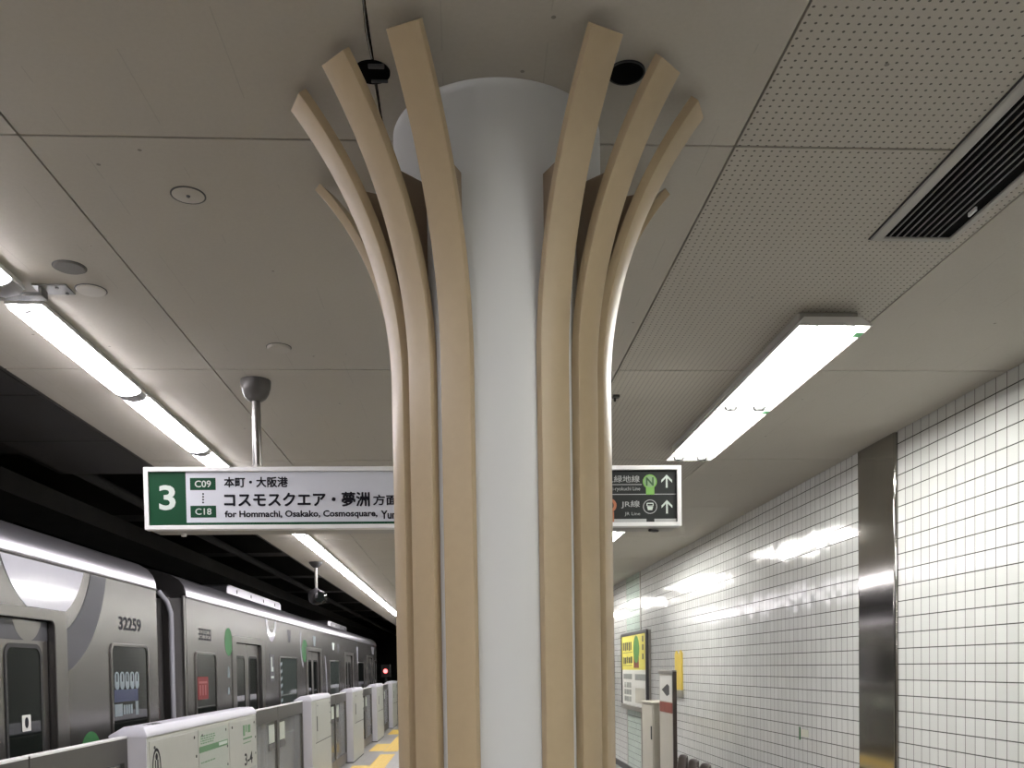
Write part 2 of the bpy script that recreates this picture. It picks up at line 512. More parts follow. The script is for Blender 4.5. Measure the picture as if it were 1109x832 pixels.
struct('wall_right', MB().box(WALLX, WALLX + 0.2, YB, YF, -0.1, CEIL + 0.1), M['tile'], 'white glazed tile wall along the right of the platform', 'wall')
struct('floor', MB().box(-2.32, WALLX, YB, YF, -0.25, 0.0), M['floor'], 'grey tiled station platform floor', 'floor')
mb = MB().box(-2.32, -2.30, YB, YF, -1.2, -0.25)
struct('wall_platform', mb, M['dark_void'], 'dark platform edge face above the track', 'wall')
struct('floor_track', MB().box(-6.6, -2.3, YB, YF, -1.35, -1.2), M['floor_trk'], 'dark track bed under the train', 'floor')
struct('wall_left', MB().box(-6.8, -6.6, YB, YF, -1.35, 4.3), M['dark_void'], 'dark tunnel wall beyond the train', 'wall')
struct('ceiling_track', MB().box(-6.8, EDGEX + 0.02, YB, YF, 4.1, 4.3), M['dark_void'], 'dark concrete roof over the track', 'ceiling')
struct('wall_front', MB().box(-6.8, WALLX + .2, YF, YF + 0.2, -1.35, 4.3), M['dark_void'], 'dark tunnel end far down the platform', 'wall')
struct('wall_back_added', MB().box(-6.8, WALLX + .2, YB - 0.2, YB, -1.35, 4.3), M['beige_panel'], 'plain unseen wall added behind the viewpoint to keep the light in', 'wall')  # unseen wall, added to hold the lamplight inside
struct('wall_edge', MB().box(EDGEX - 0.02, EDGEX + 0.004, YB, YF, CEIL, 4.1), M['dark_void'], 'dark fascia above the ceiling edge', 'wall')
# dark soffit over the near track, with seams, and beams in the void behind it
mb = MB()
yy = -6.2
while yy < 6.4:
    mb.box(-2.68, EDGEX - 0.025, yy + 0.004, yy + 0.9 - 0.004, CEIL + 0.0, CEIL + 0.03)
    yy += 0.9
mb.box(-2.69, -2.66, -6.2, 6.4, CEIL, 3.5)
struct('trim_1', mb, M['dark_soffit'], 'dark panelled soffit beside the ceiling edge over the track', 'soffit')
mb = MB()
for k, yb in enumerate((7.2, 10.6, 14.0, 17.4, 20.8, 24.2, 27.6, 31.0)):
    mb.box(-6.6, EDGEX - 0.02, yb, yb + 0.45, 3.45, 4.1)
struct('trim_2', mb, M['dark_void'], 'dark concrete beams crossing above the train', 'beam')
mb = MB().box(-4.6, -3.9, YB, YF, 3.25, 3.45)
mb.tube((-3.2, YB, 3.38), (-3.2, YF, 3.38), 0.05, n=12)
mb.tube((-5.4, YB, 3.2), (-5.4, YF, 3.2), 0.04, n=12)
struct('trim_3', mb, M['dark_void'], 'dark cable duct running above the train roof', 'duct')
struct('baseboard_right', MB().box(WALLX - 0.012, WALLX, YB, YF, 0, 0.10), M['dark'], 'dark skirting at the foot of the tiled wall', 'skirting')
# stainless pilasters in the tiled wall
def pilaster(n, y0, y1, label):
    p = [(WALLX - 0.022, y0 + 0.012), (WALLX - 0.022, y1 - 0.012), (WALLX - 0.010, y1), (WALLX, y1), (WALLX, y0), (WALLX - 0.010, y0)]
    mb = MB().prism(p, lambda a, b, d: (a, b, d), 0.0, CEIL)
    struct(n, mb, M['steel'], label, 'pilaster', 0.004)
pilaster('trim_4', 5.316, 5.822, 'stainless steel pilaster in the white tile wall')
struct('trim_5', MB().box(WALLX - 0.006, WALLX, 13.16, 14.23, 0.1, CEIL), M['tile_pale'], 'pale green tinted tile strip behind the framed poster', 'tile strip')
struct('trim_7', MB().box(WALLX - 0.008, WALLX, 13.10, 13.16, 0.1, CEIL).box(WALLX - 0.008, WALLX, 14.23, 14.29, 0.1, CEIL), M['frame_grey'], 'dark joints either side of the pale tile strip', 'joint')
# tactile paving
mb = MB()
yy = YB + 0.1
k = 0
while yy < YF - 0.4:
    if k % 17 not in (15, 16):
        mb.box(-1.62, -1.33, yy + 0.004, yy + 0.296, 0.0, 0.004)
        for bx in range(4):
            mb.box(-1.60 + bx * 0.072, -1.57 + bx * 0.072, yy + 0.02, yy + 0.28, 0.004, 0.008)
    yy += 0.3; k += 1
for ym in (10.37, 15.05, 19.65, 24.4, 29.1):
    for i in range(-3, 3):
        mb.box(-1.92, -1.63, ym + i * 0.3 + 0.004, ym + i * 0.3 + 0.296, 0.0, 0.004)
struct('trim_6', mb, M['yellow'], 'yellow tactile paving strip along the platform edge', 'tactile paving')

# ------------------------------------------------------------------ the slatted column
CX, CY, CR = 0.114, 2.406, 0.266
colm = thing('column', 'white round column clad in tan slats that flare out like branches under the ceiling', 'column', (CX, CY, 0))
obj('shaft', MB().lathe((CX, CY, 0), [(CR, 0), (CR, 0.02), (CR, CEIL - 0.001)], 96), M['shaft'], colm)
def slat_r(z):
    z0, R, r0 = 2.365, 0.925, 0.287
    return r0 if z <= z0 else r0 + R - math.sqrt(R * R - (z - z0) ** 2)
SW, ST, CH = 0.0765, 0.0225, 0.0035
def slat(phi):
    ph = math.radians(phi)
    e = Vector((math.sin(ph), -math.cos(ph), 0)); t = Vector((math.cos(ph), math.sin(ph), 0))
    zs = [0.0, 1.2, 2.2] + [2.30 + 0.685 * k / 34 for k in range(35)]
    C = Vector((CX, CY, 0))
    vs, fs = [], []
    prof = [(-SW / 2 + CH, 0), (SW / 2 - CH, 0), (SW / 2 - CH * .3, -CH * .3), (SW / 2, -CH), (SW / 2, -ST), (-SW / 2, -ST), (-SW / 2, -CH), (-SW / 2 + CH * .3, -CH * .3)]
    n = len(prof)
    for z in zs:
        r = slat_r(z)
        dr = (slat_r(z + 1e-4) - slat_r(z - 1e-4)) / 2e-4
        T = (e * dr + Vector((0, 0, 1))).normalized()
        N = (e - T * e.dot(T)).normalized()
        P = C + e * r + Vector((0, 0, z))
        for a, b in prof:
            vs.append(P + t * a + N * b)
    for k in range(len(zs) - 1):
        for i in range(n):
            j = (i + 1) % n
            fs.append((k * n + i, k * n + j, (k + 1) * n + j, (k + 1) * n + i))
    fs.append(tuple(range(n - 1, -1, -1)))
    fs.append(tuple(range((len(zs) - 1) * n, len(zs) * n)))
    s = obj('slat', MB().add(vs, fs), M['slat'], colm)
    # radial fin that ties the flare back to the shaft
    fin = [(CR - 0.004, 2.36)]
    for k in range(16):
        z = 2.36 + (2.81 - 2.36) * k / 15
        fin.append((max(slat_r(z) - ST * 0.95, CR + 0.0005), z))
    fin.append((CR - 0.004, 2.81))
    FW_ = 0.028
    mbf = MB().prism(fin, lambda a, b, d: tuple(C + e * a + t * d + Vector((0, 0, b))), -FW_ / 2, FW_ / 2)
    obj('bracket', mbf, M['bracket'], s)
for base in (0, 90, 180, 270):
    for d in (25.0, 46.0, 67.0):
        slat(base + d - 1.0)

# ------------------------------------------------------------------ hanging sign
SGX0, SGX1, SGY, SGZ0, SGZ1, SGD = -1.431, 1.046, 4.27, 2.3145, 2.5985, 0.20
SPX = 4.27 / 990.0      # metres per photo pixel on the sign's face, used to read off the layout
# local sign axes: px measured on the photo -> metres, corrected for the camera's slight roll
def sx(px, py):
    d = RX * ((px - 554.5) / 990) - UP * ((py - 752.02) / 990) + FW
    return d.x / d.y * SGY
def sz(px, py):
    d = RX * ((px - 554.5) / 990) - UP * ((py - 752.02) / 990) + FW
    return d.z / d.y * SGY + CAMZ
def sbox(x0, y0, x1, y1):
    return (sx(x0, (y0 + y1) / 2), sx(x1, (y0 + y1) / 2), sz((x0 + x1) / 2, y1), sz((x0 + x1) / 2, y0))
sign = thing('hanging_sign', 'long hanging sign with green platform 3 panel and dark arrow panel, passing behind the column', 'sign', (-0.19, SGY, SGZ0))
SP = on_xz(SGY)
fw = 0.020
o_ = rect(SGX0, SGX1, SGZ0, SGZ1); i_ = rect(SGX0 + fw, SGX1 - fw, SGZ0 + fw, SGZ1 - fw)
obj('frame', MB().ring(o_, i_, lambda a, b, d: (a, SGY + d, b), 0.0, 0.05), M['white_metal'], sign, 0.002)
obj('housing', MB().box(SGX0 + 0.006, SGX1 - 0.006, SGY + 0.0505, SGY + SGD, SGZ0 + 0.004, SGZ1 - 0.004), M['sign_under'], sign, 0.003)
DIV = 0.33
GX = -1.245
obj('platform_number_panel', MB().box(SGX0 + fw, GX, SGY + 0.012, SGY + 0.05, SGZ0 + fw, SGZ1 - fw), M['sign_green'], sign)
obj('destination_panel', MB().box(GX, DIV, SGY + 0.012, SGY + 0.05, SGZ0 + fw, SGZ1 - fw), M['sign_face'], sign)
obj('transfer_panel', MB().box(DIV, SGX1 - fw, SGY + 0.012, SGY + 0.05, SGZ0 + fw, SGZ1 - fw), M['sign_black'], sign)
obj('divider', MB().box(DIV - 0.012, DIV + 0.012, SGY + 0.002, SGY + 0.05, SGZ0 + fw, SGZ1 - fw), M['white_metal'], sign)
FP = on_xz(SGY + 0.012)
def stext(body, px, m, bold=0.0, keep=False, th=0.0012, spacing=1.0, fat=0.0):
    obj('lettering', text_mb(body, sbox(*px), FP, th, bold, keep, spacing, fat), m, sign, smooth=False)
def sshape(name, mbx, m):
    return obj(name, mbx, m, sign, smooth=False)
stext('3', (171.3, 525, 189.3, 552.3), M['ink_white'], 0.022)
for (a, b, c_, d_, s_) in ((205.0, 517.2, 232.8, 530.4, 'C09'), (205.6, 547.4, 233.4, 560.2, 'C18')):
    bx = sbox(a, b, c_, d_)
    sshape('station_code_plate', MB().prism(rect(*bx), FP, 0.0, 0.001), M['sign_green'])
    stext(s_, (a + 5.2, b + 2.9, c_ - 5.0, d_ - 2.9), M['ink_white'], 0.012, th=0.0022)
mb = MB()
for k in range(4):
    py = 534.6 + k * 3.1
    mb.prism(circ(sx(219.2, py), sz(219.2, py), 0.0042, 12), FP, 0, 0.001)
sshape('dotted_line', mb, M['ink'])
stext('本町・大阪港', (242.2, 516.4, 311.0, 527.2), M['ink'], 0.0, fat=0.0014)
stext('コスモスクエア・夢洲', (242.4, 533.0, 399.8, 548.2), M['ink'], 0.0, fat=0.0022)
stext('方面', (404.0, 535.6, 430.6, 546.6), M['ink'], 0.0, fat=0.0014)
stext('for Hommachi, Osakako, Cosmosquare,', (242.8, 552.4, 408.6, 561.6), M['ink'], 0.030)
stext('Yumeshima', (412.2, 552.4, 461.0, 561.6), M['ink'], 0.030)
bx = sbox(198.5, 565.2, 500, 568.6)
sshape('line_stripe', MB().box(GX, DIV - 0.012, SGY + 0.0108, SGY + 0.012, SGZ0 + fw, SGZ0 + fw + 0.0125), M['sign_green'])
# dark side
stext('長堀鶴見緑地線', (627.5, 514.6, 693.2, 522.2), M['ink_grey'], 0.004)
bx = sbox(610, 524.2, 695.5, 524.9)
sshape('underline', MB().prism(rect(*bx), FP, 0, 0.001), M['ink_grey'])
stext('Nagahori Tsurumi-ryokuchi Line', (628, 527.0, 693.8, 532.2), M['ink_grey'], 0.0)
bx = sbox(600, 534.7, 733, 535.5)
sshape('separator', MB().prism(rect(*bx), FP, 0, 0.001), M['ink_grey'])
cxn, czn = sx(704.3, 521.2), sz(704.3, 521.2)
sshape('line_symbol', MB().prism(circ(cxn, czn, 0.0335), FP, 0, 0.001), M['lime'])
bx = sbox(700.2, 527.2, 709.2, 535.4)
sshape('line_symbol_stem', MB().prism(rect(*bx), FP, 0, 0.0012), M['lime'])
sshape('line_symbol_disc', MB().prism(circ(cxn, czn, 0.0265), FP, 0, 0.0018), M['lime_grey'])
stext('N', (700.0, 516.6, 708.4, 525.8), M['lime_ink'], 0.025, th=0.0026)
def arrow(px, y0, y1):
    ax = sx(px, (y0 + y1) / 2); z0, z1 = sz(px, y1), sz(px, y0)
    w_, hw = 0.0042, 0.0255
    t = 0.0085
    mbx = MB().prism(rect(ax - w_, ax + w_, z0, z1 - 0.006), FP, 0, 0.001)
    mbx.prism([(ax, z1), (ax - hw, z1 - hw), (ax - hw, z1 - hw - 1.4 * t), (ax, z1 - 1.4 * t)], FP, 0, 0.0013)
    mbx.prism([(ax, z1), (ax + hw, z1 - hw), (ax + hw, z1 - hw - 1.4 * t), (ax, z1 - 1.4 * t)], FP, 0, 0.0013)
    sshape('arrow', mbx, M['ink_white'])
arrow(722.6, 513.6, 527.8)
arrow(722.9, 541.2, 555.8)
stext('JR線', (673.2, 541.8, 693.4, 550.2), M['ink_grey'], 0.006)
stext('JR Line', (677.0, 554.4, 693.8, 558.8), M['ink_grey'], 0.0)
cx2, cz2 = sx(704.6, 548.4), sz(704.6, 548.4)
sshape('train_symbol_ring', MB().ring(circ(cx2, cz2, 0.0335), circ(cx2, cz2, 0.0300), FP, 0, 0.001), M['ink_grey'])
mb = MB().prism(rrect(cx2 - 0.0165, cx2 + 0.0165, cz2 + 0.002, cz2 + 0.018, 0.004), FP, 0, 0.001)
mb.prism([(cx2 - 0.0145, cz2 + 0.0005), (cx2 + 0.0145, cz2 + 0.0005), (cx2 + 0.010, cz2 - 0.016), (cx2 - 0.010, cz2 - 0.016)], FP, 0, 0.001)
sshape('train_symbol', mb, M['ink_white'])
sshape('train_symbol_window', MB().prism(rrect(cx2 - 0.0125, cx2 + 0.0125, cz2 + 0.005, cz2 + 0.013, 0.003), FP, 0, 0.0016), M['sign_black'])
cx3, cz3 = sx(660.6, 547.0), sz(660.6, 547.0)
sshape('orange_symbol', MB().ring(circ(cx3, cz3, 0.033), circ(cx3, cz3, 0.020), FP, 0, 0.001), M['orange'])
bx = sbox(656.5, 554.0, 665.5, 565.0)
sshape('orange_symbol_stem', MB().prism(rect(*bx), FP, 0, 0.0012), M['orange'])
bx = sbox(600, 561.9, 733.6, 565.2)
sshape('bottom_stripe', MB().prism(rect(*bx), FP, 0, 0.001), M['ink_grey'])
bx = sbox(700.6, 561.0, 709.2, 565.4)
sshape('stripe_gap', MB().prism(rect(*bx), FP, 0, 0.0016), M['sign_black'])
for px in (-0.938, 0.556):
    yy = SGY + 0.10
    po = obj('hanger_pole', MB().tube((px, yy, SGZ1 - 0.01), (px, yy, CEIL - 0.02), 0.0205, n=20), M['pole_steel'], sign)
    obj('ceiling_cup', MB().lathe((px, yy, CEIL - 0.098), [(0.026, 0), (0.046, 0.014), (0.060, 0.036), (0.068, 0.064), (0.070, 0.090), (0.070, 0.097)], 28), M['cup_grey'], po)
    obj('pole_foot', MB().lathe((px, yy, SGZ1 - 0.004), [(0.05, 0), (0.05, 0.010), (0.028, 0.014), (0.026, 0.03)], 20), M['lamp_grey'], po)
obj('latch', MB().lathe((-1.30, SGY + 0.15, SGZ0 - 0.012), [(0.0, 0), (0.012, 0.002), (0.014, 0.010), (0.014, 0.020)], 12), M['white_metal'], sign)
obj('cable', MB().path([(0.905, SGY + 0.06, SGZ0 - 0.010), (0.935, SGY + 0.11, SGZ0 - 0.006), (0.965, SGY + 0.16, SGZ0 + 0.002)], 0.007), M['black'], sign)

# ------------------------------------------------------------------ ceiling fittings
def ceiling_disc(name, label, cat, x, y, r, m, depth=0.008, rim=None, dot=False):
    t = thing(name, label, cat, (x, y, CEIL))
    obj('cover', MB().lathe((x, y, CEIL - depth), [(0, 0), (r * 0.93, 0.0), (r, depth * 0.5), (r, depth + 0.001)], 40), m, t)
    if rim:
        mb_ = MB()
        mb_.ring(circ(x, y, r + 0.004, 40), circ(x, y, r - 0.0005, 40), lambda a, b, d: (a, b, CEIL - d), -0.001, 0.002)
        obj('rim', mb_, rim, t)
    if dot:
        obj('centre_screw', MB().lathe((x, y, CEIL - depth - 0.004), [(0.004, 0), (0.006, 0.004)], 12), M['dark'], t)
    return t
ceiling_disc('ceiling_speaker', 'round dark grey mesh speaker set in the ceiling near the bright lamp row', 'speaker', -1.283, 3.165, 0.050, M['speaker_mesh'], 0.006, M['gap'])
ceiling_disc('smoke_detector_cover', 'pale round cover on the ceiling beside the dark mesh speaker', 'ceiling cover', -1.286, 3.350, 0.050, M['disc_white'], 0.007, M['dark'])
ceiling_disc('inspection_cover', 'ceiling-coloured round cover outlined by a thin dark ring left of the flared slats', 'ceiling cover', -0.754, 2.688, 0.045, M['disc_same'], 0.003, M['dark'], True)
ceiling_disc('sensor_plate', 'faint round plate in the ceiling above the hanger pole of the sign', 'ceiling cover', -0.742, 3.921, 0.048, M['disc_same'], 0.012, M['gap'])
def black_recess(label, x, y, extra):
    t = thing('ceiling_recess', label, 'ceiling fitting', (x, y, CEIL))
    r = 0.041
    obj('recess', MB().lathe((x, y, CEIL - 0.0035), [(0, 0), (r, 0.0), (r, 0.0045)], 40), M['hole_shade'], t)  # flat disc below the boards; the hole's darkness is only its colour
    if extra:
        obj('clip', MB().box(x - 0.006, x + 0.030, y - 0.033, y - 0.026, CEIL - 0.012, CEIL - 0.002), M['dark'], t, 0.002)
        obj('clip', MB().box(x - 0.004, x + 0.034, y + 0.022, y + 0.027, CEIL - 0.010, CEIL - 0.002), M['dark'], t, 0.002)
    else:
        obj('rim', MB().ring(circ(x, y, r + 0.002, 40), circ(x, y, r - 0.002, 40), lambda a, b, d: (a, b, CEIL - d), -0.001, 0.004), M['black'], t)
    return t
black_recess('black round ceiling recess with a metal clip inside, between the left flared slats', -0.180, 2.131, True)
black_recess('plain black round ceiling recess between the right flared slats', 0.400, 2.115, False)
wire = MB().path([(-0.176, 2.08, CEIL - 0.004), (-0.180, 1.99, CEIL - 0.004), (-0.176, 1.90, CEIL - 0.003), (-0.178, 1.80, CEIL - 0.003)], 0.0022, 8)
tag(obj('ceiling_wire', wire, M['steel']), 'thin bare wire on the ceiling running to the black recess with the clip', 'wire')
for lab, x, y in (('small dark bracket on the ceiling right of the column, near the lamp', 0.793, 4.60), ('small dark bracket on the ceiling above the dark arrow panel corner', 1.49, 6.28)):
    t = thing('ceiling_bracket', lab, 'bracket', (x, y, CEIL))
    obj('plate', MB().box(x - 0.012, x + 0.022, y - 0.02, y + 0.02, CEIL - 0.012, CEIL), M['dark'], t, 0.003)
    obj('bolt', MB().tube((x, y, CEIL - 0.03), (x, y, CEIL - 0.011), 0.006, n=10), M['dark'], t)

# air grille
vent = thing('air_grille', 'black slotted air grille in a metal frame in the perforated ceiling', 'air grille', (1.465, 2.3, CEIL))
VX0, VX1, VY0, VY1 = 1.332, 1.606, 1.62, 2.905
XY = lambda a, b, d: (a, b, CEIL - d)
obj('frame', MB().ring(rect(VX0, VX1, VY0, VY1), rect(VX0 + 0.036, VX1 - 0.022, VY0 + 0.03, VY1 - 0.018), XY, -0.001, 0.010), M['lamp_grey'], vent, 0.004)
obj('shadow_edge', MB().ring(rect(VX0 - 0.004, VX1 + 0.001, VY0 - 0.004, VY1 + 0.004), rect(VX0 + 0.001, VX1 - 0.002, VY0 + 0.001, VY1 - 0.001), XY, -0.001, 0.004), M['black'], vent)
obj('backing', MB().box(VX0 + 0.030, VX1 - 0.018, VY0 + 0.02, VY1 - 0.012, CEIL - 0.003, CEIL + 0.002), M['hole_shade'], vent)
for k in range(8):
    xk = VX0 + 0.052 + k * 0.0225
    obj('slat', MB().prism([(xk, CEIL - 0.0035), (xk + 0.003, CEIL - 0.0035), (xk + 0.003, CEIL - 0.007), (xk, CEIL - 0.007)], lambda a, b, d: (a, d, b), VY0 + 0.028, VY1 - 0.02), M['bar_grey'], vent)
obj('clip', MB().box(1.555, 1.562, 2.69, 2.73, CEIL - 0.016, CEIL - 0.004), M['white_metal'], vent, 0.001)

# ------------------------------------------------------------------ lamps over the platform edge
LX0, LX1 = -1.615, -1.482
LXM = (LX0 + LX1) / 2
LP = 1.135
def strip_light(y0, label):
    t = thing('strip_light', label, 'light', (LXM, y0, CEIL), 'lamps over the platform edge')
    y1 = y0 + LP - 0.012
    pr = [(LX0 + 0.012, CEIL), (LX1 - 0.012, CEIL), (LX1, CEIL - 0.028), (LX0, CEIL - 0.028)]
    obj('housing', MB().prism(pr, lambda a, b, d: (a, d, b), y0, y1), M['lamp_white'], t, 0.002)
    lens = [(LXM + 0.064 * math.cos(PI + PI * k / 16), CEIL - 0.0285 + 0.026 * math.sin(PI + PI * k / 16)) for k in range(17)]
    obj('tube', MB().prism(lens, lambda a, b, d: (a, d, b), y0 + 0.024, y1 - 0.098), M['tube_left'], t)
    hp = [(LX0 + 0.004, CEIL - 0.028), (LX1 - 0.004, CEIL - 0.028), (LX1 - 0.016, CEIL - 0.046), (LXM, CEIL - 0.058), (LX0 + 0.016, CEIL - 0.046)]
    obj('lamp_holder', MB().prism(hp, lambda a, b, d: (a, d, b), y1 - 0.096, y1 - 0.004), M['clear_cap'], t, 0.004)
    hp2 = [(LXM - 0.022, CEIL - 0.028), (LXM + 0.022, CEIL - 0.028), (LXM + 0.022, CEIL - 0.052), (LXM, CEIL - 0.058), (LXM - 0.022, CEIL - 0.052)]
    obj('end_cap', MB().prism(hp2, lambda a, b, d: (a, d, b), y0 + 0.003, y0 + 0.022), M['clear_cap'], t, 0.002)
    return t
first = strip_light(3.405, 'fluorescent strip light just beyond the metal bar, over the platform edge')
ORD = ['', 'second', 'third', 'fourth', 'fifth', 'sixth', 'seventh', 'eighth', 'ninth', 'tenth', 'eleventh', 'twelfth', 'thirteenth', 'fourteenth', 'fifteenth', 'sixteenth', 'seventeenth', 'eighteenth', 'nineteenth', 'twentieth', 'twenty-first', 'twenty-second', 'twenty-third']
for k in range(1, 20):
    copy_tree(first, (LXM, 3.405 + LP * k, CEIL), '%s fluorescent strip light counting away from the metal bar over the platform edge' % ORD[k + 0 if k else 1], 'lamps over the platform edge')
for k in range(1, 9):
    lab = 'fluorescent strip light just this side of the metal bar, cut by the left picture edge' if k == 1 else '%s fluorescent strip light this side of the metal bar, overhead' % ORD[k - 1 + (1 if k > 1 else 0) - (1 if k > 1 else 0) or 1]
    copy_tree(first, (LXM, 3.30 - LP * k, CEIL), lab, 'lamps over the platform edge')
bar = thing('lamp_bar', 'grey metal bar and screwed plate crossing the lamp row near the left picture edge', 'bracket', (-1.5, 3.35, CEIL))
obj('bar', MB().box(-1.80, -1.44, 3.312, 3.362, CEIL - 0.036, CEIL - 0.024).box(-1.80, -1.79, 3.312, 3.362, CEIL - 0.03, CEIL), M['bar_grey'], bar, 0.002)
obj('plate', MB().box(-1.47, -1.352, 3.300, 3.382, CEIL - 0.006, CEIL).box(-1.452, -1.44, 3.312, 3.362, CEIL - 0.032, CEIL - 0.003), M['bar_grey'], bar, 0.002)
for (x, y) in ((-1.39, 3.318), (-1.375, 3.366)):
    obj('screw', MB().tube((x, y, CEIL - 0.010), (x, y, CEIL - 0.005), 0.006, n=10), M['dark'], bar)

# ------------------------------------------------------------------ twin-tube lamps by the wall
TX0, TX1 = 1.300, 1.588
TXM = (TX0 + TX1) / 2
TZ = CEIL - 0.078
def twin_light(y0, label):
    t = thing('twin_tube_lamp', label, 'light', (TXM, y0, CEIL), 'lamps between column and wall')
    y1 = y0 + 2.27
    obj('housing', MB().box(TXM - 0.118, TXM + 0.118, y0 + 0.075, y1 - 0.06, CEIL - 0.032, CEIL - 0.001), M['lamp_grey'], t, 0.004)
    zt = CEIL - 0.0335
    def q(x0, x1, ya, yb, z): return [(x0, ya, z), (x1, ya, z), (x1, yb, z), (x0, yb, z)]
    vs = (q(TX0, TX1, y0, y1, TZ) + q(TX0 + .004, TX1 - .004, y0 + .004, y1 - .004, TZ)
          + q(TXM - .112, TXM + .112, y0 + .03, y1 - .03, zt) + q(TXM - .106, TXM + .106, y0 + .036, y1 - .036, zt - .004))
    fs = [(8, 9, 10, 11), (12, 15, 14, 13)]
    for i in range(4):
        j = (i + 1) % 4
        fs += [(i, j, 8 + j, 8 + i), (4 + i, 12 + i, 12 + j, 4 + j), (i, 4 + i, 4 + j, j)]
    obj('reflector', MB().add(vs, fs), M['lamp_white'], t)
    for xk in (TXM - 0.072, TXM + 0.072):
        for (a, b) in ((y0 + 0.05, y0 + 1.115), (y0 + 1.155, y1 - 0.05)):
            obj('tube', MB().tube((xk, a, TZ + 0.018), (xk, b, TZ + 0.018), 0.014, n=14), M['tube_right'], t)
    for yk in (y0 + 0.04, y0 + 1.135, y1 - 0.042):
        for xk in (TXM - 0.072, TXM + 0.072):
            mbx = MB().box(xk - 0.017, xk + 0.017, yk - 0.006, yk + 0.006, TZ + 0.002, TZ + 0.040)
            obj('tube_holder', mbx, M['clear_cap'], t)
            if yk > y0 + 0.5:
                c_ = MB().path([(xk - 0.030, yk - 0.02, TZ + 0.012), (xk - 0.024, yk - 0.012, TZ - 0.002), (xk - 0.008, yk - 0.004, TZ - 0.003), (xk + 0.004, yk - 0.016, TZ - 0.003), (xk + 0.022, yk - 0.006, TZ - 0.002), (xk + 0.030, yk - 0.016, TZ + 0.012)], 0.008, 6)
                obj('tube_clip', c_, M['black'], t)
    for yk in (y0 + 0.07, y0 + 1.16):
        obj('label', MB().prism(rect(TX1 - 0.036, TX1 - 0.003, yk, yk + 0.05), lambda a, b, d: (a, b, TZ - d), 0, 0.002), M['lamp_label'], t)['label'] = 'small green label'
    return t
tw = twin_light(3.44, 'twin-tube fluorescent lamp right of the column, fully in view')
for k, lab in ((1, 'twin-tube fluorescent lamp half hidden below the dark arrow panel'), (2, 'third twin-tube lamp down the platform, hidden behind the column'),
               (3, 'fourth twin-tube lamp down the platform, behind the column'), (4, 'fifth twin-tube lamp far down the platform behind the column'),
               (5, 'sixth twin-tube lamp far down the platform behind the column'),
               (6, 'seventh twin-tube lamp far down the platform behind the column'),
               (-1, 'twin-tube fluorescent lamp just overhead on the right'), (-2, 'twin-tube fluorescent lamp far behind, above the near end of the platform')):
    yk = {1: 8.70, 2: 13.2, 3: 17.5, 4: 21.8, 5: 26.1, 6: 30.4, -1: -1.50, -2: -5.8}[k]
    copy_tree(tw, (TXM, yk, CEIL), lab, 'lamps between column and wall')

# ------------------------------------------------------------------ trains
TXF = -2.5       # platform-side face
WID = 2.88
def car_profile(recess):
    x = TXF
    p = []
    zb, zt = -0.05, 1.995
    p.append((x, -0.35))
    if recess:
        p += [(x, zb), (x - 0.06, zb), (x - 0.06, zt), (x, zt)]
    p += [(x, 2.340), (x + 0.012, 2.345), (x + 0.012, 2.352), (x + 0.004, 2.356), (x, 2.40), (x - 0.018, 2.455), (x - 0.06, 2.510), (x - 0.13, 2.552), (x - 0.25, 2.59), (x - 0.45, 2.635), (x - 0.75, 2.68), (x - 1.1, 2.705), (x - WID / 2, 2.71)]
    q = [(2 * x - WID - a, b) for a, b in reversed(p[:-1]) if not (recess and False)]
    return p, q
def car_body(mb, y0, y1, recess):
    p, _ = car_profile(recess)
    pl, _ = car_profile(False)
    q = [(2 * TXF - WID - a, b) for a, b in reversed(pl[:-1])]
    mb.prism(p + q, lambda a, b, d: (a, d, b), y0, y1)
TY = on_yz_pos(TXF)
def ring_sector(mb, cy, cz, r0, r1, zmax, t0, t1, fn, depth, n=64, ymin=None, ymax=None):
    pts = []
    for k in range(n + 1):
        t = t0 + (t1 - t0) * k / n
        pts.append((math.cos(t), math.sin(t)))
    for (c0, s0), (c1, s1) in zip(pts[:-1], pts[1:]):
        q = [(cy + r0 * c0, cz + r0 * s0), (cy + r1 * c0, cz + r1 * s0), (cy + r1 * c1, cz + r1 * s1), (cy + r0 * c1, cz + r0 * s1)]
        def clip(poly, f):
            out = []
            for i in range(len(poly)):
                a, b = poly[i], poly[(i + 1) % len(poly)]
                fa, fb = f(a), f(b)
                if fa >= 0: out.append(a)
                if (fa >= 0) != (fb >= 0):
                    k_ = fa / (fa - fb); out.append((a[0] + (b[0] - a[0]) * k_, a[1] + (b[1] - a[1]) * k_))
            return out
        q = clip(q, lambda p_: zmax - p_[1])
        if ymin is not None and len(q) > 2: q = clip(q, lambda p_: p_[0] - ymin)
        if ymax is not None and len(q) > 2: q = clip(q, lambda p_: ymax - p_[0])
        if len(q) > 2:
            mb.add([fn(a, b, depth) for a, b in q], [tuple(range(len(q)))])
    return mb
